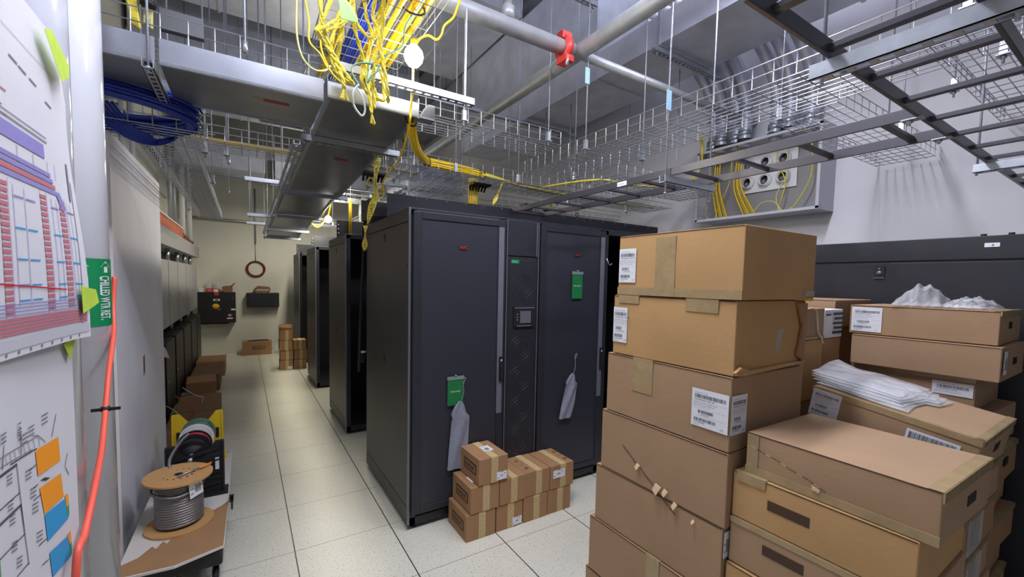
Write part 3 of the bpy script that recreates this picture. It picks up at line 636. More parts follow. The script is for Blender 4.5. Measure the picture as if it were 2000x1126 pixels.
# ---------------------------------------------------------------- cables overhead
g = MB()
for k in range(15):
    x = .40+random.random()*.40; y0 = 2.9+random.random()*.6
    if .5 < x < .58: continue
    g.tube(bez([(x+random.uniform(-.03, .03), -.8, 3.085+random.random()*.03), (x, .8, 3.083+random.random()*.04), (x+random.uniform(-.03, .03), 2.2, 3.085+random.random()*.03), (x, y0, 3.08)], 5), .013, M_yel, 8)
g.build('yellow_cable_bundle', label='thick yellow cable bundles lying along the highest basket tray', cat='cable')
g = MB()
for k in range(7): g.tube(bez([(.50+.014*k, -.8, 3.083+.012*(k % 3)), (.505+.014*k, 1.2, 3.083), (.50+.014*k, 3.2, 3.085)], 5), .011, M_blue, 8)
g.build('blue_cable_bundle', label='straight blue cable bundle between the yellow ones in the highest basket', cat='cable')
for y in (1.4, 2.1, 2.75):
    for x in (.47, .72): g = MB(); g.tube([(x+math.cos(a*PI/8)*.06, y, 3.095+math.sin(a*PI/8)*.032) for a in range(16)], .006, M_blk2, 6, closed=True); g.build('cable_strap', label='black strap around the bundles in the highest basket', cat='strap', group='black straps in the highest basket')
# yellow bundle leaving the trough and lying in the first-row basket
g = MB(); path = [at(803, 232, 'y', 2.5), at(806, 262, 'y', 2.62), at(815, 293, 'y', 2.9), at(833, 314, 'y', 3.24), at(860, 321, 'y', 3.30), at(905, 331, 'y', 3.32), at(942, 341, 'y', 3.34)]
for k in range(9):
    a = 2*PI*k/9; rr = .026; off = V((math.cos(a)*rr, .6*math.cos(a)*rr, math.sin(a)*rr)); g.tube(bez([p+off for p in path], 6), .0105, M_yel, 6)
g.build('yellow_cable_bundle', label='fat yellow cable bundle bending down from the trough into the first-row basket', cat='cable')
for k, p in enumerate((path[0], path[3], path[6])):
    MB().tube([p+V((math.cos(a*PI/6)*.04, .02*math.cos(a*PI/6), math.sin(a*PI/6)*.04)) for a in range(12)], .006, M_blk2, 6, closed=True).build('cable_strap', label='black strap around the fat yellow bundle, ' + ['at the trough outlet', 'where it lands in the basket', 'where it thins out'][k], cat='strap')
g = MB(); p0 = path[6]
for k in range(5):
    g.tube(bez([p0+V((0, .01*k, .008*k)), at(985, 353, 'y', 3.36)+V((0, .01*k, .006*k)), V((2.3, 3.4+.012*k, 2.665)), V((3.1, 3.42+.01*k, 2.66)), V((4.1, 3.4, 2.66))], 6), .0085, M_yel2, 6)
g.build('yellow_cable', label='thinner yellow cables running on in the basket towards the right wall', cat='cable')
for i, (x, y) in enumerate([(1.80, 3.56), (1.12, 5.4), (3.15, 4.12)]):
    g = MB()
    for k in range([5, 2, 3][i]): g.cyl((x+.02*k-.04, y, 2.30 if i != 2 else 2.42), (x+.02*k-.04, y, 2.70), .009, M_yel, 6)
    g.build('yellow_cable_drop', label='yellow cables dropping ' + ['behind the header panel of the first row', 'into the second rack row', 'behind the header near the right wall'][i], cat='cable')
for i, (x, y, z) in enumerate([(1.84, 3.5, 2.60), (.92, 3.62, 2.58), (3.05, 4.0, 2.56), (2.72, 4.0, 2.58)]):
    g = MB()
    for k in range(6):
        g.tube(bez([(x-.075+.03*k, y-.05, z+.045), (x-.075+.03*k, y, z+.045), (x-.075+.03*k, y+.05, z+.02), (x-.075+.03*k, y+.06, z-.01)], 4), .010, M_blk2, 6)
    g.box((x-.09, y-.06, z+.03), (x+.09, y+.045, z+.05), M_blk2)
    g.build('waterfall_guide', label='black ribbed cable drop-out guide ' + ['behind the first header in the middle', 'above the left end of the first row', 'right of the ladder end over the header', 'just behind the ladder end'][i], cat='cable guide')
# yellow bundle in the low left basket
g = MB()
for k in range(6): g.tube(bez([(-.45, 3.72+.013*k, 2.72), (.0, 3.74+.014*k, 2.725), (.6, 3.72+.012*k, 2.72), (1.35, 3.74+.013*k, 2.72)], 6), .009, M_yel, 6)
g.build('yellow_cable', label='flat run of yellow cables in the basket behind the long trough', cat='cable')
# blue coil
g = MB()
for k in range(30):
    a_, b_ = .50-.012*(k % 5), .255-.010*(k % 5)
    zc = 2.60+.017*(k//5)+random.random()*.006; dx_, dy_ = random.uniform(-.012, .012), random.uniform(-.012, .012)
    g.tube([(-.70+dx_+math.cos(a*PI/16)*a_, 3.04+dy_+math.sin(a*PI/16)*b_, zc-.03*math.sin(a*PI/16)) for a in range(32)], .0095, M_blue, 6, closed=True)
for k in range(6): g.tube(bez([(-.66+.02*k, 2.98, 2.64), (-.60+.02*k, 3.02, 2.55), (-.50+.015*k, 3.08, 2.49+.006*k), (-.40, 3.15, 2.50+.004*k), (-.32, 3.22, 2.57)], 6), .009, M_blue, 6)
g.build('blue_cable_coil', label='large coil of dark blue cable lying in the basket at the upper left', cat='cable')
# bulb, cord
t = thing('string_light', at(808, 110, 'y', 2.3), 'bright bare bulb hanging on a yellow cord below the highest basket', 'hanging bulb')
bp_ = at(808, 110, 'y', 2.3)
MB().lathe(bp_+Z1*.0, Z1, [(.0005, -.055), (.028, -.048), (.046, -.025), (.052, 0), (.046, .026), (.026, .05), (.014, .062), (.0005, .063)], M_bulb, 24).build('bulb', t)
MB().cyl(bp_+Z1*.058, bp_+Z1*.085, .018, M_yel, 14).build('socket', t)
cd = [at(925, -60, 'y', 2.2), at(897, 4, 'y', 2.25), at(886, 33, 'y', 2.28), at(868, 50, 'y', 2.3), at(862, 68, 'y', 2.3), at(852, 77, 'y', 2.3), at(836, 69, 'y', 2.3), at(818, 77, 'y', 2.3), at(812, 92, 'y', 2.31)]
MB().tube(bez(cd, 7), .0062, M_yel, 8).build('cord', t)
MB().tube(bez([at(810, 94, 'y', 2.325), at(807, 130, 'y', 2.34), at(806, 180, 'y', 2.35), at(802, 215, 'y', 2.38), at(800, 240, 'y', 2.40), at(788, 290, 'y', 2.6), at(774, 318, 'y', 2.9), at(750, 350, 'y', 3.15), at(745, 372, 'y', 3.25)], 7), .006, M_yel, 8).build('cord', t)
pl = bpy.data.lights.new('bulb_light', 'POINT'); pl.energy = 34; pl.color = (1, .95, .84); pl.shadow_soft_size = .06
po = bpy.data.objects.new('bulb_light', pl); COL.objects.link(po); po.parent = t; po.location = (0, 0, -.07)
b2 = at(641, 428, 'y', 7.2)
t = thing('string_light', b2, 'far bare bulb glowing above the third rack row', 'hanging bulb')
MB().lathe(b2, Z1, [(.0005, -.055), (.028, -.048), (.046, -.025), (.052, 0), (.046, .026), (.026, .05), (.0005, .063)], M_bulb, 18).build('bulb', t)
MB().tube(bez([b2+V((-.35, 0, .35)), b2+V((-.28, 0, .0)), b2+V((-.18, 0, -.14)), b2+V((-.06, 0, -.04)), b2+V((0, 0, .06)), b2+V((.05, .05, .3)), V((b2.x, 7.9, 2.78))], 6), .012, M_yel, 8).build('cord', t)
pl2 = pl.copy(); pl2.energy = 22; po = bpy.data.objects.new('bulb_light', pl2); COL.objects.link(po); po.parent = t; po.location = (0, -.02, -.09)

# pull ropes knotted to the highest basket, hanging over the trough
ROPES = [
 [(700, -30), (678, 20), (640, 50), (622, 60), (634, 85), (655, 120), (668, 150), (672, 172)],
 [(655, -20), (634, 30), (618, 62), (640, 60), (675, 40), (690, 0)],
 [(672, -20), (668, 60), (660, 110), (660, 140), (672, 165)],
 [(690, -20), (692, 50), (705, 100), (715, 140), (722, 190), (726, 222)],
 [(745, -20), (742, 20), (730, 60), (718, 110), (706, 150), (716, 180), (738, 195), (728, 170), (712, 150)],
 [(750, -20), (748, 40), (744, 90), (750, 130), (757, 180), (758, 200)],
 [(735, -10), (728, 30), (740, 70), (732, 120), (728, 170), (732, 212)],
 [(676, -10), (650, 70), (648, 105), (655, 140), (690, 165)],
 [(760, -10), (742, 40), (728, 75), (700, 50), (690, 10)],
 [(710, -20), (715, 30), (725, 70), (715, 120), (708, 145), (722, 150), (738, 130), (748, 160), (750, 195), (735, 190)],
 [(625, -30), (628, 30), (640, 80), (660, 120), (680, 150), (690, 165)],
]
RL = ['rope looping furthest left before the knot', 'rope bent in a sharp elbow at the left of the tangle', 'short rope ending in a frayed tuft', 'rope hanging lowest, its frayed end over the trough', 'rope folded in a bow at the lower right of the tangle', 'straight rope at the right side of the tangle', 'rope hanging down to the bright trough end', 'rope curling behind the frayed tuft', 'rope knotted high at the basket', 'rope with a long low loop in the tangle', 'slack rope on the left edge of the tangle']
for i, pts in enumerate(ROPES):
    y = 1.95+.045*(i % 5)
    P_ = bez([at(px, py, 'y', y+.02*math.sin(k*1.7+i)) for k, (px, py) in enumerate(pts)], 6)
    g = MB()
    for s_ in (0, PI):                               # two twisted strands
        g.tube([p+V((math.cos(q*.9+s_)*.0042, math.sin(q*.9+s_)*.0042, 0)) for q, p in enumerate(P_)], .0056, M_rope, 6)
    if i in (0, 3): 
        e = P_[-1]
        for q in range(7): g.tube([e, e+V((random.uniform(-.022, .022), random.uniform(-.01, .01), -.045))], .003, M_rope, 4)
    g.build('pull_rope', label='yellow ' + RL[i], cat='rope', group='yellow pull ropes hanging from the highest basket')
MB().tube(bez([at(700, 165, 'y', 2.0), at(690, 180, 'y', 1.98), at(691, 205, 'y', 1.98), at(706, 226, 'y', 1.98), at(713, 215, 'y', 1.98), at(708, 190, 'y', 1.98), at(697, 172, 'y', 1.99)], 7), .0045, mat('pale_cord', (190, 200, 190), .5), 6).build('pale_cord', label='pale cord loop hanging below the rope knot', cat='cord')
MB().tube(bez([at(700, 165, 'y', 2.0), at(688, 145, 'y', 1.98), at(690, 128, 'y', 1.98), at(715, 123, 'y', 1.98), at(742, 132, 'y', 1.98), at(725, 148, 'y', 1.97), at(718, 160, 'y', 1.98), at(726, 118, 'y', 2.02), at(760, 105, 'y', 2.05), at(786, 88, 'y', 2.08), at(792, 50, 'y', 2.1), at(815, 15, 'y', 2.12), at(835, -10, 'y', 2.14)], 6), .0042, M_teal, 6).build('tie_wire', label='thin green wire wound round the ropes and up to the basket', cat='wire')
gt = at(678, 22, 'y', 1.9)
MB().add([gt+V((-.04, 0, .08)), gt+V((.03, .02, .03)), gt+V((.045, 0, -.03)), gt+V((-.02, .01, -.03)), gt+V((-.04, .004, .08)), gt+V((.03, .024, .03)), gt+V((.045, .004, -.03)), gt+V((-.02, .014, -.03))], [(0,1,2,3), (7,6,5,4), (0,4,5,1), (1,5,6,2), (2,6,7,3), (3,7,4,0)], mat('mint_tape', (176, 236, 140), .5)).build('tape_flag', label='pale green tape flag stuck on the ropes', cat='tape')
for i, pts in enumerate([[(580, -20), (579, 60), (590, 110), (612, 135), (635, 137), (645, 128)], [(592, -20), (603, 40), (604, 80), (625, 105), (638, 130), (648, 140)], [(618, -20), (628, 40), (626, 85), (634, 115), (650, 145), (672, 165)]]):
    MB().tube(bez([at(px, py, 'y', 2.45) for px, py in pts], 7), .005, [M_pale, M_yel2, M_yel][i], 6).build('loose_cable', label=['pale yellow cable loop drooping furthest left above the trough', 'thin yellow cable hanging just left of the ropes', 'yellow cable running into the left of the rope tangle'][i], cat='cable')
# upper-left drops
for i, (x0, x1, c) in enumerate([(252, 268, M_yel2), (287, 291, M_pale)]):
    g = MB()
    for k in range(5): g.tube(bez([at(x0+4*k-8, -20, 'y', 2.62), at((x0+x1)/2+3*k-6, 20, 'y', 2.64), at(x1+3*k-8, 48+2*k, 'y', 2.66)], 6), .008, c, 6)
    if i: g.cyl(at(289, 2, 'y', 2.61), at(289, 12, 'y', 2.61), .03, M_blk2, 10)
    g.build('cable_tail', label=['yellow cable tails dropping into the upper left basket', 'pale cable tails bound with black tape in the upper left basket'][i], cat='cable')
MB().obox(at(312, 52, 'y', 2.68), (.17, 0, 0), (0, .05, 0), (0, 0, .09), mat('dark_zinc', (92, 94, 98), .5, .5)).cyl(at(318, 52, 'y', 2.7), at(318, 30, 'y', 2.7), .01, M_rod, 8).build('splice_plate', label='dark steel splice box on the upper left trough', cat='fitting')

# caution tapes
def caution(pts, y, w_, label, txt=True):
    P_ = bez([at(px, py, 'y', y) for px, py in pts], 6); g = MB(); n = len(P_)
    def fn(u, v):
        k = min(int(u*(n-1)), n-2); f = u*(n-1)-k; p = P_[k].lerp(P_[k+1], f); tw = .6+.4*math.cos(u*9)
        return p+V((w_*(v-.5)*tw, .012*math.sin(u*14)*(v-.5), 0))
    g.grid(40, 2, fn, M_yel2); g.grid(40, 2, lambda u, v: V(fn(u, v))+V((0, .0012, 0)), M_yel2)
    if txt:
        Ln = sum((P_[k+1]-P_[k]).length for k in range(n-1))
        for rep in range(int(Ln/.34)+1):
            def ft(x, z, r_=rep):
                u = min(.999, (.03+r_*.33+x)/Ln); q = V(fn(u, .5-(z-w_*.30)/w_)); return q+V((0, -.0015, 0))
            g.text('CAUTION', (0, 0, 0), X1, Z1, w_*.75, M_ink, fn=ft)
    g.build('caution_tape', label=label, cat='tape')
caution([(738, 308), (733, 350), (735, 375), (726, 405), (718, 437)], 3.40, .056, 'yellow caution tape hanging from the basket to the rear corner of the nearest rack')
caution([(714, 440), (713, 465), (712, 490)], 3.42, .040, 'end of yellow caution tape hanging down the rear edge of the nearest rack')
caution([(984, 352), (974, 375), (962, 402)], 3.36, .035, 'twisted yellow caution tape strip behind the header near the ladder end')
MB().tube([at(724+7*math.cos(a*PI/6), 355+8*math.sin(a*PI/6), 'y', 3.38) for a in range(12)], .005, M_yel2, 6, closed=True).tube([at(742+8*math.cos(a*PI/6), 375+13*math.sin(a*PI/6), 'y', 3.38) for a in range(12)], .004, M_yel, 6, closed=True).build('tape_knot', label='looped yellow knot on the hanging caution tape', cat='tape')

# ---------------------------------------------------------------- wall recess box with conduits
t = thing('wall_junction_box', (4.15, 2.22, 2.42), 'large open grey steel box on the right wall with cable sleeves and yellow fibre inside', 'junction box')
x0, x1, y0, y1, z0, z1 = 4.02, 4.298, 1.66, 2.79, 2.424, 3.13
M_box = mat('box_grey', (188, 188, 196), .5)
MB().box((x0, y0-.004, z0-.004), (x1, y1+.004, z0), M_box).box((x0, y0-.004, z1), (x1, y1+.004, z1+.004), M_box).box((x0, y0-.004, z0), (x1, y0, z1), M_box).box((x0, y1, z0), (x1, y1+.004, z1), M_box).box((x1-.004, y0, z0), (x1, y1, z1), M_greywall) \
    .box((x0-.002, y0-.004, z0-.004), (x0, y1, z0+.02), M_box).box((x0-.002, y0-.004, z1-.02), (x0, y1, z1+.004), M_box).box((x0-.002, y0-.004, z0), (x0, y0+.02, z1), M_box).box((x0-.002, y1-.02, z0), (x0, y1+.004, z1), M_box).build('enclosure', t)
pf = MB().box((4.275, 1.95, 2.69), (4.285, 2.50, 3.06), M_white).build('sleeve_plate', t)
for j in range(2):
    for k in range(3):
        cy, cz = 2.06+.165*k, 2.79+.17*j
        MB().lathe((4.27, cy, cz), X1, [(.058, -.02), (.062, -.02), (.062, .0), (.05, .0), (.05, -.045), (.044, -.045), (.044, .0)], M_white, 24).build('sleeve', pf)
        MB().cyl((4.268, cy, cz), (4.272, cy, cz), .044, M_blk2, 20).cyl((4.25, cy+.01, cz-.012), (4.27, cy+.01, cz-.012), .018, M_inkg, 12).build('opening', pf)
cyl_y = [2.70, 2.58, 2.46, 2.34, 2.09, 1.95, 1.80]
for i, y in enumerate(cyl_y):
    dx = -.05*(i % 2)
    P_ = bez([(3.35, y+.55, 4.55), (3.62, y+.28, 4.35), (3.92, y+.08, 3.95), (4.13+dx, y, 3.55), (4.13+dx, y, 3.10)], 8)
    t2 = thing('steel_conduit', (4.13+dx, y, 3.1), 'large curved steel conduit entering the grey wall box, number %s from the left' % ['one', 'two', 'three', 'four', 'five', 'six', 'seven'][i], 'conduit', 'curved conduits above the grey wall box')
    MB().tube(P_, .052, M_galv, 18).build('tube', t2)
    for f in (3.2, 3.42): MB().cyl((4.13+dx, y, f), (4.13+dx, y, f+.045), .058, M_zinc, 18).build('coupling', t2)
    MB().cyl((4.13+dx, y, 3.136), (4.13+dx, y, 3.165), .064, M_blk2, 18).build('bushing', t2)
for i, y in enumerate((2.38, 2.60)):
    g = MB()
    for k in range(7):
        xx = 4.12+.012*(k % 3); g.tube(bez([(xx, y+.008*k, 3.12), (xx-.02, y+.008*k-.01, 2.95), (xx-.02, y-.02+.012*k, 2.72), (xx+.02, y-.09+.018*k-(.05 if i == 0 else 0), 2.44 if i else 2.46)], 6), .007, M_yel, 6)
    g.cyl((4.12, y+.02, 3.02-.05*i), (4.12, y+.02, 3.045-.05*i), .026, M_blk2, 10)
    g.build('yellow_fibre_bundle', label='yellow fibre bundle hanging inside the grey wall box, ' + ['passing in front of the sleeve plate', 'left of the sleeve plate'][i], cat='cable')
for i, pts in enumerate([[(2.74, 3.1), (2.72, 2.75), (2.76, 2.50), (2.64, 2.46), (2.55, 2.47)], [(2.5, 3.1), (2.52, 2.8), (2.62, 2.60), (2.66, 2.46)], [(2.0, 3.1), (1.98, 2.8), (2.06, 2.6), (2.02, 2.45)], [(1.80, 3.1), (1.78, 2.75), (1.90, 2.5), (2.0, 2.45)], [(2.28, 2.45), (2.2, 2.55), (2.08, 2.55), (2.0, 2.45)], [(2.1, 3.1), (2.06, 2.9), (1.99, 2.7), (2.05, 2.46)]]):
    MB().tube(bez([(4.16, a, b) for a, b in pts], 7), .005, [M_pale, M_yel2][i % 2], 6).build('fibre_cable', label=['pale cable hanging at the far side inside the grey wall box', 'thin yellow cable crossing left of the sleeves', 'pale cable hanging right of the sleeve plate', 'thin yellow cable near the right side of the grey wall box', 'pale cable arched low on the floor of the grey wall box', 'thin yellow cable crossing the right sleeves'][i], cat='cable')
g = MB()
for k in range(3): g.tube(bez([(4.0, 2.75+.01*k, 3.35), (3.95, 2.7, 3.0), (3.8, 2.74+.01*k, 2.80), (3.2, 2.75+.012*k, 2.68), (2.65, 2.8, 2.67), (2.4, 3.3, 2.66)], 7), .009, M_yel2, 6)
g.build('yellow_cable', label='yellow cables snaking from the conduits along the branching basket', cat='cable')

# ---------------------------------------------------------------- left side: chilled-water pipes, drawings
def vpipe(x, y, r, label, z1=ZC-.06):
    t = thing('insulated_pipe', (x, y, 0), label, 'pipe')
    MB().tube([(x, y, 0), (x, y, z1)], r, M_pvc, 64).build('jacket', t)
    return t
pA = vpipe(-.585, 2.275, .135, 'glossy white insulated vertical pipe with the green label, further from the camera')
pB = vpipe(-.527, 1.62, .140, 'glossy white insulated vertical pipe behind the taped drawings')
vpipe(-.527, .72, .140, 'glossy white insulated vertical pipe nearest the camera behind the near end of the drawings')
# pipe marker on pipe A
pc = V((-.585, 2.275, 0)); rA = .1366
a_t = math.atan2(-.585, 2.275)                        # bearing of the pipe axis from the camera
def onpipe(s_, z, e=0):                              # s_: arc length from the right-hand silhouette towards the viewer's left
    ang = s_/rA; th = (PI/2-a_t)-PI/2                # direction of the right silhouette normal
    d = V((math.cos(th-ang), math.sin(th-ang), 0)); return pc+d*(rA+e)+Z1*z
t = thing('pipe_marker', onpipe(.1, 1.56), 'green pipe marker with white arrow and CHILLED WTR RET. lettering', 'sign')
MB().grid(24, 2, lambda u, v: onpipe(-.03+.24*u, 1.562+.258*v, .0005), M_green).build('marker_band', t)
g = MB()
for s0 in (.103, .196):                              # baseline of each column; the letters stand towards the silhouette
    g = MB()
    g.text('CHILLED WTR RET.', (0, 0, 0), X1, Z1, .0245, M_paper, fn=lambda x, y, s0=s0: onpipe(s0-y*3.0, 1.755-x*.80, .0012), bold=.022)
    sm = s0-.030
    g.add([onpipe(sm+dx, z, .0012) for dx, z in ((-.010, 1.768), (.010, 1.768), (.010, 1.79), (-.010, 1.79))], [(0, 1, 2, 3)], M_paper)
    g.add([onpipe(sm+dx, z, .0012) for dx, z in ((-.026, 1.789), (.026, 1.789), (0, 1.812))], [(0, 1, 2)], M_paper)
    g.build('lettering', t)
# red cord
cp = [at(x, y, 'y', d) for x, y, d in [(218, 560, 2.5), (221, 598, 2.36), (222, 650, 2.28), (213, 720, 2.12), (206, 800, 1.98), (198, 880, 1.82), (185, 950, 1.62), (166, 1040, 1.47), (148, 1128, 1.38)]]+[V((-.36, 1.36, .5)), V((-.33, 1.4, .1)), V((-.3, 1.3, .012)), V((-.5, .8, .012))]
cp[0] = V((-.46, 2.40, 1.75))
t = thing('extension_cord', cp[8], 'orange red cord hanging down beside the green pipe marker', 'cord')
MB().tube(bez(cp, 8), .0085, M_cord, 10).build('cord', t)
p = at(206, 798, 'y', 1.982); MB().cyl(p-Z1*.008, p+Z1*.008, .013, M_blk2, 10).obox(p+V((-.035, -.012, -.004)), (.075, .006, -.002), (0, .006, 0), (0, 0, .01), M_blk2).build('cable_tie', t, label='black cable tie')
# drawing sheets
YN, XS = .45, -.37
def sheet1(y, z, e=0):
    u = (y-YN)/(1.515-YN); b = max(0, min(1, (2.15-z)/.45)); b = b*b*(3-2*b)
    return V((XS+.030*b*max(0, u-.55)**1.5*3.3+e, y+.0*b, z-.05*max(0, u-.93)*b))
t = thing('floor_plan_sheet', (XS, 1.0, 1.60), 'large curling printed floor plan in purple and red taped over the white pipe', 'drawing')
def edge_y(z):                                       # right edge of the sheet
    return 1.515-(0 if z < 2.2 else (z-2.2)*.75)
MB().grid(24, 16, lambda u, v: sheet1(YN+(edge_y(1.605+.712*v)-YN)*u, 1.605+.712*v), M_paper).grid(24, 16, lambda u, v: sheet1(YN+(edge_y(1.605+.712*v)-YN)*u, 1.605+.712*v, -.0008), M_paper).build('sheet', t)
def ln(g, y0, z0, y1, z1, w_, m, S=sheet1, e=.0012):
    n = max(1, int(math.hypot(y1-y0, z1-z0)/.04)); d = V((y1-y0, z1-z0)); L_ = d.length
    if L_ < 1e-6: return
    nx, nz = -d.y/L_*w_/2, d.x/L_*w_/2; vs = []
    for i in range(n+1):
        f = i/n; y, z = y0+(y1-y0)*f, z0+(z1-z0)*f; vs += [S(y+nx, z+nz, e), S(y-nx, z-nz, e)]
    g.add(vs, [(2*i, 2*i+1, 2*i+3, 2*i+2) for i in range(n)], m)
g = MB()
ln(g, .6, 2.035, 1.35, 2.028, .030, M_purple); ln(g, .6, 2.062, 1.37, 2.052, .003, M_inkg, e=.0014); ln(g, .6, 2.072, 1.37, 2.062, .002, M_inkg)
for k in range(4): ln(g, .6, 1.96+.012*k, 1.40-.01*k, 1.945+.012*k, .009, [M_purple, M_plred, M_purple, M_purple][k])
for y in (1.155, 1.32, 1.415):
    for k in range(20): ln(g, y-.014, 1.69+.0125*k, y+.014, 1.69+.0125*k, .0075, M_plred if y != .1 else M_purple)
    ln(g, y-.014, 1.68, y-.014, 1.94, .0015, M_plred); ln(g, y+.016, 1.68, y+.016, 1.94, .0015, M_purple)
ln(g, 1.40, 1.945, 1.428, 1.91, .02, M_purple)
for y in (.8, .95, 1.08, 1.19, 1.24, 1.355, 1.44):
    for z in (1.91, 1.85, 1.79, 1.74, 1.71): ln(g, y, z, y+.04, z, .003, M_cyan if z < 1.9 else M_purple)
for y in (.9, 1.19, 1.235, 1.36, 1.385, 1.44, 1.46): ln(g, y, 1.70, y, 1.93, .0015, M_purple)
for k in range(9): ln(g, .5, 1.652+.0068*k, 1.495, 1.648+.0068*k, .0045 if k < 5 else .002, M_plred if k < 5 else M_purple, e=.0016)
ln(g, .6, 1.775, 1.39, 1.727, .003, M_logo, e=.002)
ln(g, .5, 1.628, 1.505, 1.63, .022, mat('plan_grey', (186, 186, 196), .6))
ln(g, 1.47, 1.62, 1.49, 1.99, .005, mat('plan_grey', (186, 186, 196), .6)); ln(g, 1.472, 1.94, 1.478, 2.03, .010, M_inkg)
for y, z in ((1.3, 2.165), (1.25, 2.17), (1.21, 2.175), (1.38, 2.145)): ln(g, y, z, y+.035, z-.004, .004, M_inkg)
for k in range(7): ln(g, 1.1, 2.13-.015*k, 1.15+.02*(k % 3), 2.13-.015*k, .003, M_plred)
ln(g, .6, 2.24, 1.44, 2.215, .001, M_inkg)
for y in (1.22, 1.29, 1.36, 1.40): ln(g, y, 1.975, y, 2.01, .0012, M_ink)
for k in range(12): ln(g, .95+.045*k, 1.613, .956+.045*k, 1.613, .006, M_inkg)
g.build('print', t)
for i, (pts, x) in enumerate([([(86, 55), (100, 58), (134, 128), (135, 150), (121, 160)], -.352)]):
    MB().prism([at(px, py, 'x', x) for px, py in pts], (.0006, 0, 0), M_gtape).build('masking_tape', t, label='bright green tape at the top corner')
t = thing('floor_plan_sheet', (XS-.008, 1.0, .7), 'lower printed floor plan with orange and blue blocks taped under the first sheet', 'drawing')
S2 = lambda y, z, e=0: V((XS-.006+.004*math.sin(y*9)+e, y, z))
MB().grid(24, 12, lambda u, v: S2(YN+(1.50-YN)*u, .72+.885*v), M_paper).grid(24, 12, lambda u, v: S2(YN+(1.50-YN)*u, .72+.885*v, -.0008), M_paper).build('sheet', t)
g = MB(); LS = dict(S=S2)
def blk(pts, m):
    P2 = [at(px, py, 'x', XS-.004) for px, py in pts]; g.add([S2(q.y, q.z, .0012) for q in P2], [tuple(range(len(pts)))], m)
blk([(75, 879), (115, 852), (119, 898), (80, 928)], M_orange); blk([(83, 952), (120, 923), (125, 968), (92, 1002)], M_orange)
blk([(92, 1004), (127, 973), (133, 1012), (98, 1056)], M_cyan); blk([(101, 1078), (133, 1045), (138, 1085), (107, 1126)], M_cyan)
blk([(127, 966), (132, 963), (134, 984), (130, 990)], M_orange); blk([(130, 990), (134, 984), (135, 1004), (132, 1012)], M_plgreen)
blk([(132, 1042), (137, 1036), (139, 1056), (136, 1062)], M_orange); blk([(136, 1062), (139, 1056), (140, 1078), (138, 1086)], M_plgreen)
blk([(0, 1050), (2, 1050), (5, 1090), (0, 1096)], M_orange); blk([(0, 1097), (5, 1091), (7, 1126), (0, 1126)], M_plgreen)
def pl2(a, b, w_, m):
    A, B_ = at(*a, 'x', XS-.004), at(*b, 'x', XS-.004); ln(g, A.y, A.z, B_.y, B_.z, w_, m, S=S2)
for a, b in [((0, 932), (40, 904)), ((0, 935), (40, 907)), ((0, 1000), (46, 960)), ((0, 1027), (48, 983)), ((0, 1030), (48, 986)), ((0, 1096), (56, 1040)), ((40, 904), (46, 960)), ((48, 983), (64, 1100)), ((40, 1124), (64, 1096)), ((27, 906), (78, 874)), ((46, 960), (56, 1040))]: pl2(a, b, .0022, M_ink)
for a, b in [((0, 898), (80, 850)), ((0, 916), (70, 876)), ((70, 850), (80, 849)), ((80, 849), (93, 862))]: pl2(a, b, .002, M_inkg)
for k in range(9): pl2((8+9*k, 893-5.2*k), (12+9*k, 912-5.2*k), .0015, M_inkg)
for (x, y) in [(20, 930), (22, 980), (26, 1008), (30, 1060), (40, 1090), (57, 920), (66, 955), (70, 985), (78, 1040), (50, 850), (62, 835), (86, 812), (8, 850)]:
    for k in range(3): pl2((x, y+8*k), (x+11, y+8*k-7), .003, M_inkg)
for a, b in [((64, 918), (76, 906)), ((68, 955), (80, 944)), ((72, 976), (85, 964)), ((82, 1064), (96, 1050)), ((88, 1102), (100, 1090)), ((111, 808), (104, 852)), ((131, 884), (127, 912)), ((128, 912), (134, 926)), ((48, 846), (49, 884)), ((14, 868), (11, 916))]: pl2(a, b, .0022, M_ink)
for q in range(16): pl2((78+2.7*(q % 4)+7, 885+22*(q//4)*1.0+(8 if q > 7 else 0)), (86+2.7*(q % 4)+7, 879+22*(q//4)+(8 if q > 7 else 0)), .002, M_ink)
g.text('1484', (S2(at(46, 822, 'x', XS).y, at(46, 822, 'x', XS).z, .002)), -Z1, Y1, .02, M_ink)
g.build('print', t)
MB().prism([at(px, py, 'x', -.366) for px, py in [(124, 672), (147, 660), (138, 702)]], (.0006, 0, 0), M_gtape).build('masking_tape', t, label='green tape')
g = MB().prism([at(px, py, 'x', -.338) for px, py in [(158, 556), (164, 560), (187, 565), (193, 590), (180, 600), (162, 612)]], (.0008, 0, 0), M_gtape)
g.build('masking_tape', label='crumpled bright green tape at the lower corner of the upper drawing', cat='tape')
MB().prism([at(px, py, 'x', -.362) for px, py in [(154, 526), (165, 527), (168, 556), (158, 560)]], (-.02, 0, 0), M_blk2).build('binder_clip', label='black clip beside the green tape on the pipe', cat='clip')

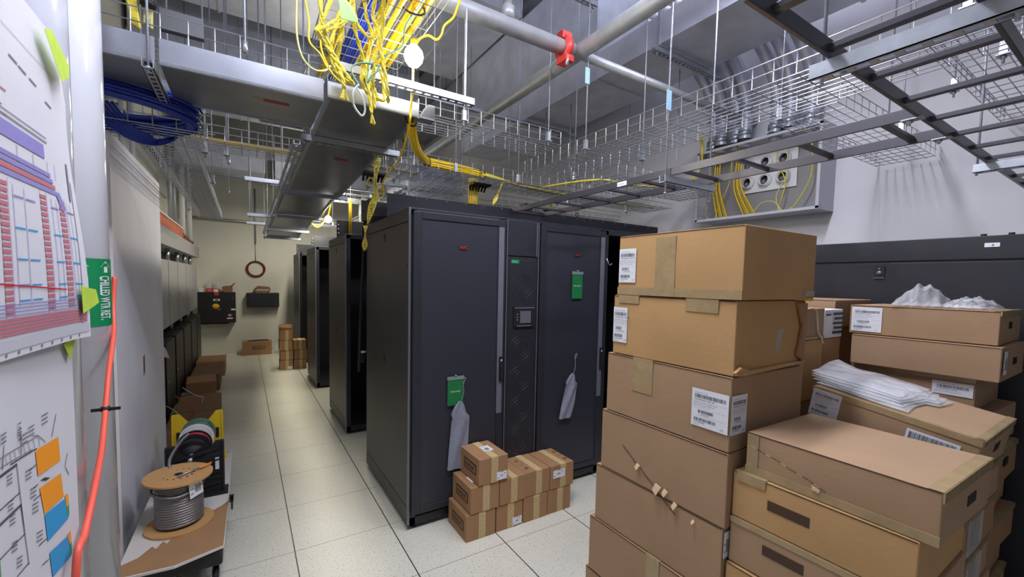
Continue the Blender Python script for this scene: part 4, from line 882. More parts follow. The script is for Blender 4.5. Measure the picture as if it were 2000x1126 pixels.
# ---------------------------------------------------------------- electrical gear on the left wall
def panel_row():
    ys = [5.2, 6.0, 6.822, 7.705, 8.726, 9.705, 10.60]
    names = ['nearest to the stub wall', 'second', 'third', 'fourth', 'fifth', 'furthest']
    for k in range(6):
        y0, y1 = ys[k]+.012, ys[k+1]-.012
        t = thing('electrical_enclosure', (-.97, (y0+y1)/2, 1.11), 'tall grey enclosure door on the left wall, %s in its row' % names[k], 'enclosure')
        MB().box((XL+.002, y0, 1.11), (-.81, y1, 1.945), M_panel).build('cabinet', t, bevel=.004)
        MB().box((-.81, y0+.015, 1.125), (-.80, y1-.015, 1.93), M_panel).cyl((-.80, y0+.08, 1.5), (-.788, y0+.08, 1.5), .014, M_zinc, 10).build('door', t, bevel=.002)
        t = thing('equipment_cabinet', (-.95, (y0+y1)/2, .12), 'black lower cabinet under the grey enclosures, %s in its row' % names[k], 'cabinet')
        y1b = y1-.08; ztp = .99
        MB().box((XL+.002, y0, .13), (-.765, y1b, ztp), M_blk2).build('body', t, bevel=.006)
        MB().box((-.765, y0+.01, .14), (-.745, y1b-.01, ztp-.01), M_black).build('door', t, bevel=.004)
        MB().cyl((-.745, y0+.05, .55), (-.735, y0+.05, .55), .015, M_zinc, 10).build('knob', t)
        MB().cyl((-.88, y1-.16, ztp), (-.88, y1-.16, 1.11), .03, M_zinc, 14).build('conduit_nipple', t)
        MB().cyl((-.90, y1-.1, 1.945), (-.90, y1-.1, 2.12), .028, M_zinc, 14).build('conduit_nipple', t)
panel_row()
MB().box((XL+.002, 5.2, 2.12), (-.80, 9.55, 2.34), M_panel).build('wall_wireway', label='long grey wireway above the grey enclosures, near part', cat='wireway', bevel=.003)
MB().box((XL+.002, 9.56, 2.12), (-.80, 11.2, 2.34), M_panel).build('wall_wireway', label='long grey wireway above the grey enclosures, far part', cat='wireway', bevel=.003)
MB().box((XL+.002, 5.2, 1.96), (-1.08, 10.6, 2.12), M_blk2).build('dark_recess_panel', label='black strip behind the conduits between wireway and enclosures', cat='panel')
MB().box((XL+.002, 5.2, 2.345), (-.84, 8.85, 2.51), M_copper).box((XL+.002, 5.18, 2.51), (-.83, 8.86, 2.525), M_wall).build('duct_board', label='rust orange board standing on the near grey wireway', cat='board')
for i, (y, z1) in enumerate([(9.05, 2.46), (9.6, 2.44), (10.1, 2.42), (10.6, 2.42)]):
    MB().cyl((-.9, y, 2.34), (-.9, y, z1), .06, M_maroon, 12).cyl((-.9, y, z1), (-.9, y+.15, z1+.03), .02, M_maroon, 8).build('maroon_fitting', label='maroon fitting on top of the far grey wireway', cat='fitting', group='maroon fittings on the far wireway')
for i, (x, y, z0, r_) in enumerate([(-.82, 5.05, 0, .018), (-.90, 5.1, 0, .018), (-.98, 5.15, 2.0, .03), (-1.04, 5.25, 2.0, .03), (-1.0, 8.9, 2.5, .03), (-1.0, 9.35, 2.34, .03), (-.95, 10.0, 2.45, .045), (-.9, 10.6, 2.43, .045)]):
    MB().cyl((x, y, z0), (x, y, 3.9), r_, M_pipe if i < 6 else M_white, 14).build('riser_conduit', label=['thin conduit rising just past the stub wall edge', 'second thin conduit rising past the stub wall', 'thick conduit rising behind the stub wall top', 'second thick conduit behind the stub wall top', 'grey conduit rising from the orange board end', 'grey conduit bent near the orange board end', 'white pipe rising from the maroon fittings, nearer', 'white pipe rising from the maroon fittings, further'][i], cat='conduit')
MB().tube(bez([(-1.02, 5.3, 3.35), (-1.02, 8.6, 3.3), (-1.02, 9.0, 3.22), (-1.02, 9.05, 3.0), (-1.02, 9.05, 2.52)], 5), .025, M_pipe, 10).tube([(-1.06, 5.3, 3.05), (-1.06, 8.9, 3.0)], .02, M_pipe, 8).build('wall_conduit', label='long conduit run along the left wall above the orange board', cat='conduit')
MB().box((-1.148, 5.45, 2.75), (-1.06, 5.6, 2.95), M_zinc).box((-1.148, 5.42, 3.1), (-1.06, 5.62, 3.25), M_zinc).build('pull_box', label='small zinc pull box on the left wall', cat='junction box')
MB().box((-1.148, 6.2, 3.5), (-1.1, 9.2, 3.58), M_blk2).build('wall_bracket', label='long black bar high on the left wall', cat='bracket')
rg = MB().grid(10, 8, lambda u, v: (-.95+.30*u, 5.32+.35*v, 1.0+.03*math.sin(7*u+3*v)*(.4+v)-(.28*max(0, u-.75)*4*(.4+.6*v)*.6)), mat('plastic_rag', (196, 188, 190), .5))
rg.build('crumpled_wrap', label='crumpled pale plastic wrap draped over the nearest black cabinet', cat='plastic wrap', solid=.004)

# ---------------------------------------------------------------- far wall
t = thing('wall_cabinet', (-.505, 11.3, .71), 'large black wall box with red and yellow stickers on the far wall', 'wall box')
MB().box((-.845, 11.22, .73), (-.165, 11.495, 1.395), M_blk2).box((-.80, 11.25, .70), (-.30, 11.45, .73), M_blk2).build('box_body', t, bevel=.006)
MB().box((-.55, 11.214, 1.33), (-.47, 11.218, 1.39), M_red).build('red_sticker', t)
MB().box((-.57, 11.214, 1.21), (-.45, 11.218, 1.25), M_label).box((-.54, 11.212, 1.22), (-.48, 11.2145, 1.24), M_ink).build('name_plate', t)
MB().disc((-.53, 11.216, 1.09), Y1, .06, .004, M_orange, 20).box((-.58, 11.212, 1.08), (-.46, 11.2145, 1.12), M_yplast).build('yellow_sticker', t)
MB().box((-.50, 11.213, 1.0), (-.44, 11.217, 1.05), mat('dull_purple', (96, 60, 96), .6)).build('purple_sticker', t)
MB().box((-.25, 11.214, 1.0), (-.17, 11.218, 1.035), M_label).build('white_sticker', t)
MB().box((-.31, 11.213, .86), (-.24, 11.217, .92), M_red).box((-.297, 11.211, .872), (-.253, 11.2135, .908), M_label).box((-.288, 11.2095, .88), (-.262, 11.2115, .90), M_maroon).build('warning_sticker', t)
MB().box((-.33, 11.213, .81), (-.22, 11.217, .835), M_label).build('white_sticker', t)
MB().cyl((-.22, 11.21, 1.27), (-.22, 11.22, 1.27), .01, M_zinc, 8).cyl((-.22, 11.21, .90), (-.22, 11.22, .90), .01, M_zinc, 8).build('screw', t)
for i, (x0, x1, y0, z1, m_) in enumerate([(-.82, -.74, 11.28, 1.49, M_label), (-.70, -.46, 11.25, 1.475, M_red)]):
    g = MB().box((x0, y0, 1.397), (x1, y0+.12, z1), m_)
    if i: g.box((x0+.03, y0-.001, 1.43), (x0+.11, y0, 1.445), M_paper); g.box((x1-.10, y0-.002, 1.40), (x1-.02, y0, 1.46), M_label)
    g.build('small_carton', label=['tiny white box at the left end on the black wall box', 'small red and white box on the black wall box'][i], cat='box')
for i, (x, h) in enumerate([(-.66, .17), (-.52, .19)]):
    MB().lathe((x, 11.42, 1.397), Z1, [(.001, 0), (.06, 0), (.055, h*.6), (.07, h), (.001, h+.01)], M_film2, 16).build('plastic_cup', label=['clear plastic cup of parts behind the red box, left', 'clear plastic cup of parts behind the red box, right'][i], cat='cup')
g = MB().prism([(-.37, 11.26, 1.397), (-.22, 11.26, 1.397), (-.22, 11.26, 1.54), (-.38, 11.26, 1.53), (-.42, 11.26, 1.5)], (0, .14, 0), M_cardD).tube([(-.24, 11.26, 1.53), (-.17, 11.26, 1.60)], .01, M_hole, 6)
g.build('open_carton', label='small open brown carton at the right on the black wall box', cat='carton')
t = thing('wall_display', (.37, 11.4, 1.05), 'black low wall unit with a flat dark front on the far wall', 'wall unit')
MB().box((.045, 11.30, 1.055), (.69, 11.495, 1.38), M_blk2).build('unit_body', t, bevel=.008); MB().box((.10, 11.293, 1.08), (.64, 11.30, 1.365), M_black).build('front_panel', t)
g = MB().prism([(.22, 11.32, 1.382), (.48, 11.32, 1.382), (.48, 11.32, 1.43), (.52, 11.32, 1.46), (.50, 11.32, 1.52), (.27, 11.32, 1.54), (.20, 11.32, 1.48), (.19, 11.32, 1.43)], (0, .15, 0), M_cardD)
for k in range(9): g.disc((.25+.028*k, 11.318, 1.44+.012*(k % 2)), Y1, .014, .01, M_label, 8)
g.build('open_carton', label='small open brown carton of parts on the low black wall unit', cat='carton')
g = MB()
for k in range(5): g.tube([(.235+math.cos(a*PI/14)*(.155+.008*k), 11.47-.012*(k % 3), 1.93+math.sin(a*PI/14)*(.155+.006*k)) for a in range(28)], .008, M_maroon, 6, closed=True)
t = g.build('red_cable_coil', label='coil of dark red cable hanging on the far wall', cat='cable coil')
MB().cyl((.235, 11.48, 2.08), (.235, 11.48, 2.55), .008, M_rod, 8).cyl((.235, 11.48, 2.5), (.235, 11.48, 3.75), .018, M_zinc, 10).build('wall_conduit', label='vertical conduit above the red coil on the far wall', cat='conduit')
MB().tube([(XL, 11.44, 3.0), (.75, 11.44, 2.98)], .03, M_pipe, 10).build('wall_pipe', label='horizontal pipe along the far wall under the ducts', cat='pipe')

# ---------------------------------------------------------------- cartons
def rectface(o, r, u): return V(o), V(r), V(u)
def sticker(parent, o, right, up, w_, h, kind='ship', name='shipping_label'):
    o, R_, U = V(o), V(right).normalized(), V(up).normalized(); n = R_.cross(U); g = MB()
    Q = lambda x, y, e: o+R_*x+U*y+n*e
    g.obox(o+n*.0004, R_*w_, U*h, n*.0006, M_label)
    def rect(x, y, a, b, m, e=.0013): g.add([Q(x, y, e), Q(x+a, y, e), Q(x+a, y+b, e), Q(x, y+b, e)], [(0, 1, 2, 3)], m)
    rr = random.Random(int(w_*1e4+h*1e3))
    def bars(x, y, L_, b):
        c = x
        while c < x+L_: k = rr.choice((.0009, .0014, .0022)); rect(c, y, min(k, x+L_-c), b, M_ink); c += k+rr.choice((.0009, .0014, .002))
    if kind == 'ship':
        g.text('CUSTOMER PART NO. (30P)', Q(.08*w_, .89*h, 0), R_, U, .030*h, M_ink, nrm=.0013)
        bars(w_*.08, h*.76, w_*.84, h*.10); g.text('POWER48SLJT1200-T48', Q(.08*w_, .70*h, 0), R_, U, .055*h, M_ink, nrm=.0013)
        rect(w_*.03, h*.665, w_*.94, .0005, M_inkg)
        for k in range(3): g.text(['DESCRIPTION RACK PDU ASSEMBLY CABLE', 'SINGLE PHASE POWER 30A 208V BLACK', 'OUTPUT C13 C19 INPUT L6 30P'][k], Q(.05*w_, (.62-.05*k)*h, 0), R_, U, .036*h, M_inkg, nrm=.0013, sx=.95)
        rect(w_*.03, h*.475, w_*.94, .0005, M_inkg)
        bars(w_*.18, h*.36, w_*.42, h*.085); g.text('1Y1304A372046', Q(.2*w_, .31*h, 0), R_, U, .045*h, M_ink, nrm=.0013)
        rect(w_*.03, h*.28, w_*.94, .0005, M_inkg)
        bars(w_*.08, h*.14, w_*.6, h*.09); g.text('SF2120SPS00482', Q(.08*w_, .09*h, 0), R_, U, .045*h, M_ink, nrm=.0013)
        g.text('MADE IN USA', Q(.06*w_, .035*h, 0), R_, U, .028*h, M_ink, nrm=.0013); g.text('HC', Q(.80*w_, .05*h, 0), R_, U, .07*h, M_inkg, nrm=.0013)
    elif kind == 'wide':
        g.text('CUSTOMER PART NO. (30P)', Q(.12*w_, .80*h, 0), R_, U, .08*h, M_ink, nrm=.0013)
        bars(w_*.12, h*.50, w_*.78, h*.24); g.text('POWER48SLJT120-960', Q(.12*w_, .36*h, 0), R_, U, .12*h, M_ink, nrm=.0013); g.text('RACK PDU ASSEMBLY SINGLE PHASE', Q(.06*w_, .2*h, 0), R_, U, .09*h, M_inkg, nrm=.0013)
    elif kind == 'bar': bars(w_*.06, h*.12, w_*.88, h*.76)
    elif kind == 'mini':
        bars(w_*.36, h*.40, w_*.26, h*.20); rect(w_*.08, h*.2, w_*.08, h*.12, M_ink); rect(w_*.72, h*.66, w_*.12, h*.12, M_inkg); rect(w_*.4, h*.9, w_*.25, h*.06, M_ink)
    elif kind == 'minibar':
        bars(w_*.45, h*.2, w_*.4, h*.5); rect(w_*.08, h*.2, w_*.2, h*.08, M_inkg); rect(w_*.08, h*.5, w_*.25, h*.06, M_inkg)
    return g.build(name, parent)
class Box:                                           # a carton: near-left-bottom corner o, edges ex (along +x), ey (along +y), ez
    def __init__(s, name, x0, x1, y0, y1, z0, z1, m, label, rz=0, rx=0, bulge=.0, group=None, cat='cardboard box', hole=(), flap=True):
        s.c = V(((x0+x1)/2, (y0+y1)/2, z0)); s.R = Matrix.Rotation(rz, 3, 'Z') @ Matrix.Rotation(rx, 3, 'X')
        s.lo = V((x0, y0, z0)); s.hi = V((x1, y1, z1)); g = MB()
        nu = 8
        def P(x, y, z):                              # slightly slack panels
            u, v, w_ = (x-x0)/(x1-x0), (y-y0)/(y1-y0), (z-z0)/(z1-z0)
            bx = bulge*math.sin(PI*v)*math.sin(PI*w_); by = bulge*math.sin(PI*u)*math.sin(PI*w_); bz = bulge*.5*math.sin(PI*u)*math.sin(PI*v)
            return s.W((x+(bx if u > .99 else -bx if u < .01 else 0), y+(by if v > .99 else -by if v < .01 else 0), z+(bz if w_ > .99 else 0)))
        L_ = lambda a, b, t: a+(b-a)*t
        g.grid(nu, nu, lambda u, v: P(x0, L_(y1, y0, u), L_(z0, z1, v)), m); g.grid(nu, nu, lambda u, v: P(x1, L_(y0, y1, u), L_(z0, z1, v)), m)
        g.grid(nu, nu, lambda u, v: P(L_(x0, x1, u), y0, L_(z0, z1, v)), m); g.grid(nu, nu, lambda u, v: P(L_(x1, x0, u), y1, L_(z0, z1, v)), m)
        g.grid(nu, nu, lambda u, v: P(L_(x0, x1, u), L_(y0, y1, v), z1), m); g.grid(nu, nu, lambda u, v: P(L_(x0, x1, u), L_(y1, y0, v), z0), m)
        bm_ = bmesh.new(); vs = [bm_.verts.new(v) for v in g.v]
        for f in g.f: bm_.faces.new([vs[i] for i in f])
        bmesh.ops.remove_doubles(bm_, verts=bm_.verts, dist=1e-5); bmesh.ops.recalc_face_normals(bm_, faces=bm_.faces)
        me = bpy.data.meshes.new(name); bm_.to_mesh(me); bm_.free()
        me.materials.append(m)
        for v in me.vertices: v.co -= s.c
        o = bpy.data.objects.new(name, me); COL.objects.link(o); o.location = s.c; WORLD[o.name] = s.c
        b = o.modifiers.new('bevel', 'BEVEL'); b.width = .0035; b.segments = 2; b.limit_method = 'ANGLE'; b.angle_limit = math.radians(50)
        s.o = tag(o, label, cat, group); s.m = m
        if flap:                                     # seam of the closing flaps along the top edge of the front panel
            e = .0016
            MB().obox(s.W((x0-e, y0+.004, z1-.0045)), s.R @ V((.0014, 0, 0)), s.R @ V((0, y1-y0-.008, 0)), s.R @ V((0, 0, .003)), M_hole).build('flap_seam', o)
    def W(s, p): return s.c+s.R @ (V(p)-s.c)
    def N(s, v): return s.R @ V(v)
    def tape_x(s, y, w_=.055, top=.10, m=None, bot=False):  # tape strip folded over the top/bottom edge of the -x face at y
        x0, z0, z1 = s.lo.x, s.lo.z, s.hi.z; e = .0012+.000; g = MB(); m = m or M_tape
        g.obox(s.W((x0-e-.004, y-w_/2, z0 if bot else z1-top)), s.N((.0042, 0, 0)), s.N((0, w_, 0)), s.N((0, 0, top)), m)
        if not bot: g.obox(s.W((x0-.004, y-w_/2, z1-.0)), s.N((s.hi.x-x0, 0, 0)), s.N((0, w_, 0)), s.N((0, 0, .0035)), m)
        return g.build('packing_tape', s.o)
    def tape_edge(s, face='x', h=.03, top=True):      # tape along a horizontal edge
        x0, y0, z0 = s.lo; x1, y1, z1 = s.hi; zz = z1-h if top else z0; g = MB(); e = .0045
        if face == 'x': g.obox(s.W((x0-e, y0-.001, zz)), s.N((.0046, 0, 0)), s.N((0, y1-y0+.002, 0)), s.N((0, 0, h+(.001 if top else 0))), M_tape)
        else: g.obox(s.W((x0-.001, y0-e, zz)), s.N((x1-x0+.002, 0, 0)), s.N((0, .0046, 0)), s.N((0, 0, h+(.001 if top else 0))), M_tape)
        if top: g.obox(s.W((x0-.002, y0-.002, z1)), s.N((x1-x0 if face == 'y' else h, 0, 0)), s.N((0, (y1-y0) if face == 'x' else h, 0)), s.N((0, 0, .0022)), M_tape)
        return g.build('packing_tape', s.o)
    def label_x(s, y, z, w_, h, kind='ship'):         # y,z = left lower corner as seen from -x (left = larger y)
        return sticker(s.o, s.W((s.lo.x-.0045, y, z)), s.N((0, -1, 0)), s.N((0, 0, 1)), w_, h, kind)
    def label_y(s, x, z, w_, h, kind='ship'):
        return sticker(s.o, s.W((x, s.lo.y-.0045, z)), s.N((1, 0, 0)), s.N((0, 0, 1)), w_, h, kind)
    def hand_x(s, y, z, w_=.10, h=.028):
        return MB().obox(s.W((s.lo.x-.0055, y-w_/2, z)), s.N((.0055, 0, 0)), s.N((0, w_, 0)), s.N((0, 0, h)), M_hole).build('hand_hole', s.o)
    def hand_y(s, x, z, w_=.08, h=.03):
        return MB().obox(s.W((x-w_/2, s.lo.y-.0055, z)), s.N((w_, 0, 0)), s.N((0, .0055, 0)), s.N((0, 0, h)), M_blk2).build('hand_hole', s.o)
CB = 'cardboard_box'
# tall stack in the middle, face towards -x
S = [None]*7
ords = ['top', 'second from the top', 'third from the top', 'fourth from the top', 'fifth from the top', 'sixth from the top', 'bottom']
stk = [(1.506, 2.052, .842, 1.438, 1.716, 1.986, M_cardA), (1.508, 2.035, .862, 1.462, 1.434, 1.712, M_cardA), (1.506, 2.045, .862, 1.49, 1.148, 1.430, M_cardB),
       (1.504, 2.04, .862, 1.513, .858, 1.144, M_cardB), (1.506, 2.05, .872, 1.545, .574, .854, M_cardB), (1.500, 2.04, .876, 1.575, .288, .570, M_cardB), (1.506, 2.04, .880, 1.60, .0, .284, M_cardB)]
extra = ['smooth orange box with a vertical tape strip, %s of the tall carton stack', 'orange box with a crushed corner, %s of the tall carton stack', 'tan box, label round its corner, %s of the tall carton stack', 'tan box with a torn gash, %s of the tall carton stack', 'plain tan box, %s of the tall carton stack', 'tan box with a faint tape strip, %s of the tall carton stack', 'tan box standing on the floor, %s of the tall carton stack']
for i, (a, b, c, d, e, f, m_) in enumerate(stk):
    S[i] = Box(CB, a, b, c, d, e, f, m_, extra[i] % (ords[i] if i else 'topmost'), rz=[0, .004, -.003, .0, .004, -.004, 0][i], bulge=[.003, .005, .003, .003, .004, .003, .002][i])
S[0].tape_edge('x', .035, False); S[0].label_x(1.432, 1.772, .10, .155); S[0].tape_x(1.175, .10, .25, bot=True); 
MB().box((1.97, .836, 1.730), (2.045, .8415, 1.752), mat('tape_scrap', (170, 160, 150), .5)).build('tape_scrap', S[0].o)
MB().tube(bez([(1.98, .85, 1.714), (2.04, .84, 1.716), (2.06, .86, 1.712)], 4), .005, M_yel, 6).build('strap_end', S[0].o, label='yellow strap end')
S[1].label_x(1.458, 1.49, .085, .165); S[1].tape_x(1.0, .14, .05); S[1].tape_x(1.37, .12, .035)
S[2].tape_x(1.27, .11, .15); S[2].label_x(1.018, 1.215, .152, .148); S[2].label_y(1.504, 1.215, .10, .148); 
# crushed corner on the second box: a folded flap standing off the near face
MB().prism([(1.505, .850, 1.45), (1.53, .842, 1.47), (1.60, .846, 1.45), (2.03, .850, 1.455), (2.03, .850, 1.445), (1.56, .842, 1.437), (1.515, .846, 1.438)], (0, .012, 0), M_cardA).prism([(1.94, .850, 1.70), (1.99, .846, 1.6), (1.955, .848, 1.48), (2.02, .85, 1.45), (2.03, .852, 1.70)], (0, .010, 0), M_cardC).build('folded_flap', S[1].o)
MB().prism([(1.78, .8565, 1.50), (1.82, .8565, 1.51), (1.85, .8565, 1.60), (1.80, .8565, 1.595)], (0, .004, 0), mat('silver_tape', (170, 160, 150), .3)).build('packing_tape', S[1].o, label='scrap of clear tape')
# torn gash on the fourth box
g = MB(); rr = random.Random(3)
M_torn = mat('torn_paper', (212, 186, 150), .9)
pts = [(1.37-.02*k, 1.013-.013*k-rr.uniform(0, .006)) for k in range(16)]
for k in range(15):
    (ya, za), (yb, zb) = pts[k], pts[k+1]
    g.add([(1.4985, ya, za), (1.4985, yb, zb), (1.4985, yb, zb-.004-.004*rr.random()), (1.4985, ya, za-.004)], [(0, 1, 2, 3)], M_hole)
for y, z, s_ in ((1.28, .955, .022), (1.175, .905, .035), (1.13, .90, .024), (1.08, .865, .022), (.99, .835, .012)):
    g.prism([(1.497, y, z), (1.490, y-s_, z-.004), (1.484, y-s_*.4, z-s_*1.3), (1.49, y+s_*.3, z-s_*.9)], (.004, 0, 0), M_torn)
g.build('tear', S[3].o, label='torn gash with pale ragged paper')
S[4].label_y(1.51, .74, .035, .10, 'minibar'); S[5].tape_x(1.17, .07, .2); 

# near right stack
R = []
r1 = [(1.550, 2.015, .300, .818, 1.086, 1.236, M_cardB, 'battered tan box with a bare top, topmost of the stack nearest the camera'),
      (1.536, 2.0, .340, .857, .912, 1.083, M_cardA, 'orange box with a long hand slot directly under the battered top box'),
      (1.536, 2.0, .330, .860, .735, .908, M_cardB, 'tan box with a hand slot and a cut off label, third in the nearest stack'),
      (1.525, 2.0, .330, .862, .555, .731, M_cardA, 'orange box fourth in the stack nearest the camera'),
      (1.53, 2.0, .330, .862, .370, .551, M_cardB, 'tan box fifth in the stack nearest the camera'),
      (1.53, 2.0, .330, .862, .185, .366, M_cardA, 'orange box sixth in the stack nearest the camera'),
      (1.53, 2.0, .330, .862, .0, .181, M_cardB, 'tan box at the bottom of the stack nearest the camera')]
for i, (a, b, c, d, e, f, m_, l_) in enumerate(r1):
    R.append(Box(CB, a, b, c, d, e, f, m_, l_, rz=[-.02, .0, .006, 0, 0, 0, 0][i], bulge=.004))
R[0].tape_edge('x', .028, False); R[0].tape_edge('y', .03, True); R[0].hand_y(1.80, 1.145)
MB().obox(R[0].W((1.5455, .775, 1.09)), (0, .04, 0), (.004, 0, 0), (0, 0, .14), M_tape).obox(R[0].W((1.548, .30, 1.236)), R[0].N((.46, 0, 0)), R[0].N((0, .032, 0)), (0, 0, .0012), M_tape).build('packing_tape', R[0].o)
g = MB(); rr = random.Random(5); y, z = .80, 1.19
for k in range(14):
    y2, z2 = y-.017, z-.0055+rr.uniform(-.003, .003); g.add([R[0].W((1.5442, y, z)), R[0].W((1.5442, y2, z2)), R[0].W((1.5442, y2, z2-.003)), R[0].W((1.5442, y, z-.002))], [(0, 1, 2, 3)], M_hole if k % 3 else M_torn); y, z = y2, z2
g.prism([R[0].W((1.543, .60, 1.128)), R[0].W((1.538, .575, 1.122)), R[0].W((1.541, .58, 1.11)), R[0].W((1.543, .60, 1.114))], (.003, 0, 0), M_torn)
g.build('crease', R[0].o, label='torn crease across the battered face')
R[1].hand_x(.665, .990, .13, .034); R[2].hand_x(.675, .825, .13, .034); R[2].label_x(.52, .752, .11, .12); R[1].tape_x(.79, .1, .03); R[2].tape_edge('x', .02, True)

# box with poly bags behind, leaning a little
B2 = Box(CB, 2.10, 2.60, .35, .865, 1.150, 1.302, M_cardB, 'tan box with clear poly bags on top and a big barcode, behind the nearest stack', rx=.155, rz=-.0, bulge=.004)
B2.label_x(.860, 1.180, .105, .115); B2.label_x(.54, 1.19, .145, .072, 'bar'); B2.tape_edge('x', .022, True); B2.tape_edge('y', .022, True); B2.hand_y(2.35, 1.22)
for i, (z0, z1, dx, m_) in enumerate([(.96, 1.10, .0, M_cardB), (.80, .955, .02, M_cardC), (.64, .795, -.02, M_cardB), (.48, .635, .01, M_cardB), (.32, .475, 0, M_cardC), (.16, .315, .01, M_cardB), (0, .155, 0, M_cardB)]):
    b_ = Box(CB, 2.09+dx, 2.56+dx, .36, .90, z0, z1, m_, 'tan box under the one with poly bags, %s of those below it' % ['first', 'second', 'third', 'fourth', 'fifth', 'sixth', 'last'][i], rz=.02*((i % 3)-1))
    if i < 3:
        MB().obox(b_.W((2.16, .352, z0+.02)), (.18, 0, 0), (0, .006, 0), (0, 0, z1-z0-.03), M_film2).build('film_strip', b_.o); b_.tape_edge('y', .02, True)
# back stack against the black cabinet
G = [Box(CB, 2.73, 3.20, .415, .945, 1.532, 1.680, M_cardB, 'long tan box with a shipping label, topmost by the black cabinet', rz=.012, bulge=.003),
     Box(CB, 2.70, 3.18, .395, .920, 1.378, 1.528, M_cardB, 'long plain tan box second from the top by the black cabinet', bulge=.003),
     Box(CB, 2.75, 3.20, .47, .93, 1.225, 1.374, M_cardB, 'tan box with a wide barcode label third from the top by the black cabinet', bulge=.003)]
G[0].label_x(.935, 1.545, .125, .125); G[0].tape_edge('y', .02, True); G[0].hand_y(2.93, 1.60, .06, .03); G[1].hand_y(2.95, 1.44, .07, .03); G[1].label_y(2.72, 1.41, .06, .10, 'minibar')
G[2].label_x(.61, 1.285, .135, .06, 'wide'); G[2].tape_edge('x', .02, True)
for i, (z0, z1, dx) in enumerate([(1.06, 1.22, .05), (.90, 1.055, -.03), (.74, .895, .02), (.58, .735, -.01), (.42, .575, .02), (.26, .415, .0), (.10, .255, .01)]):
    b_ = Box(CB, 2.72+dx, 3.2+dx, .42-.03*(i % 2), .95, z0, z1, [M_cardB, M_cardC][i % 2], 'tan box low by the black cabinet, %s under the wide label' % ['first', 'second', 'third', 'fourth', 'fifth', 'sixth', 'seventh'][i], rz=.03*((i % 3)-1))
    if i < 2: b_.hand_y(2.95+dx, z0+.08)
    if i: b_.tape_edge('y', .02, True)
MB().box((2.70, .38, 0), (3.25, 1.0, .09), M_dark).build('pallet', label='dark pallet under the stack by the black cabinet', cat='pallet')
# boxes between the stacks
K = [Box(CB, 2.12, 2.46, .955, 1.45, 1.515, 1.665, M_cardB, 'tan box with a dangling pale strap right behind the tall stack'),
     Box(CB, 2.10, 2.46, .955, 1.50, 1.215, 1.511, M_cardA, 'large orange box just below the strapped box behind the tall stack'),
     Box(CB, 2.49, 2.70, .965, 1.35, 1.508, 1.655, M_label, 'white printed carton between the tall stack and the labelled long box'),
     Box(CB, 2.49, 2.69, .965, 1.35, 1.215, 1.504, M_cardC, 'brown box under the white printed carton'),
     Box(CB, 2.75, 3.25, 1.02, 1.75, 1.545, 1.700, M_cardB, 'tan box lying behind the white carton near the black cabinet')]
for i, (z0, z1) in enumerate([(.91, 1.21), (.605, .905), (.30, .60), (0, .296)]):
    Box(CB, 2.11, 2.45, .97, 1.5, z0, z1, [M_cardB, M_cardA][i % 2], 'large box deep behind the tall stack, %s' % ['upper', 'second', 'third', 'bottom'][i])
    Box(CB, 2.49, 2.69, .97, 1.35, z0, z1, M_cardC, 'brown box deep behind the nearest stack, %s' % ['upper', 'second', 'third', 'bottom'][i])
    Box(CB, 2.76, 3.24, 1.03, 1.7, z0*1.28, z1*1.28-.006, M_cardC, 'brown box against the black cabinet far side, %s' % ['upper', 'second', 'third', 'bottom'][i])
g = MB()
for k in range(5): g.box((2.58+.012*(k % 2), .9585, 1.53+.024*k), (2.69, .9605, 1.542+.024*k), M_ink)
g.box((2.495, .9585, 1.625), (2.545, .9605, 1.633), M_ink); g.build('print', K[2].o)
MB().tube(bez([(2.30, .948, 1.668), (2.34, .945, 1.655), (2.36, .944, 1.60), (2.37, .944, 1.55), (2.41, .944, 1.52), (2.43, .944, 1.49)], 6), .004, mat('pale_strap', (206, 196, 176), .6), 6).build('strap', K[0].o, label='pale twisted strap')
MB().tube(bez([(2.11, .95, 1.667), (2.14, .945, 1.68), (2.17, .948, 1.672)], 5), .006, M_blk2, 6).build('tie', K[0].o)
K[0].tape_edge('y', .012, False)

# bags
def bagmesh(fn, m, name, label, nu=44, nv=30):
    g = MB().grid(nu, nv, lambda u, v: fn(u, v, 0), m).grid(nu, nv, lambda u, v: fn(u, v, 1), m)
    return g.build(name, label=label, cat='plastic bag')
rr = random.Random(11); ph = [rr.uniform(0, 6) for _ in range(8)]
def crump(u, v, a=1): return a*(math.sin(9*u+ph[0])*math.sin(7*v+ph[1])+.6*math.sin(17*u+ph[2]+5*v)+.4*math.sin(23*v+ph[3]-9*u))
zt2 = lambda y: 1.302+(y-.607)*.156
t = thing('poly_bag_pile', (2.3, .65, 1.31), 'flat pile of clear poly bags lying on the box with the big barcode', 'plastic bags')
for k in range(5):
    dy, dx = .012*k, .008*k
    def fn(u, v, s_, k=k):
        y = .865-.31*u+.012*(k-2)+.01*math.sin(5*v+k)-.03*(v > .6)*u; x = 2.125+.012*k+(.40-.02*k)*v+.008*math.sin(6*u+k)
        e = math.sin(PI*min(1, u*1.0))**.35*math.sin(PI*v)**.35 if 0 < u < 1 and 0 < v < 1 else 0
        return (x, y, 1.313+(y-.607)*.156+.009*k+(.012 if s_ else .002)*e+.0035*crump(u+k*.3, v)*e+.02*max(0, 1-u*4)*v*(k/4))
    MB().grid(30, 18, lambda u, v: fn(u, v, 1), M_film).build('bag_layer', t)
def fb1(u, v, s_):
    a = (u-.5)*2; b = (v-.5)*2; r_ = max(0, 1-abs(a)**1.6)*max(0, 1-abs(b)**2)
    return (2.86+.13*b+.03*a, .690-.085*a, 1.690+(.098*(r_**.6)*(1-.25*a*a) if s_ else .002)+.012*crump(1.7*u, 1.5*v)*r_**.4)
bagmesh(fb1, M_film2, 'bubble_bag', 'puffed clear bubble bag on the topmost labelled box by the black cabinet')
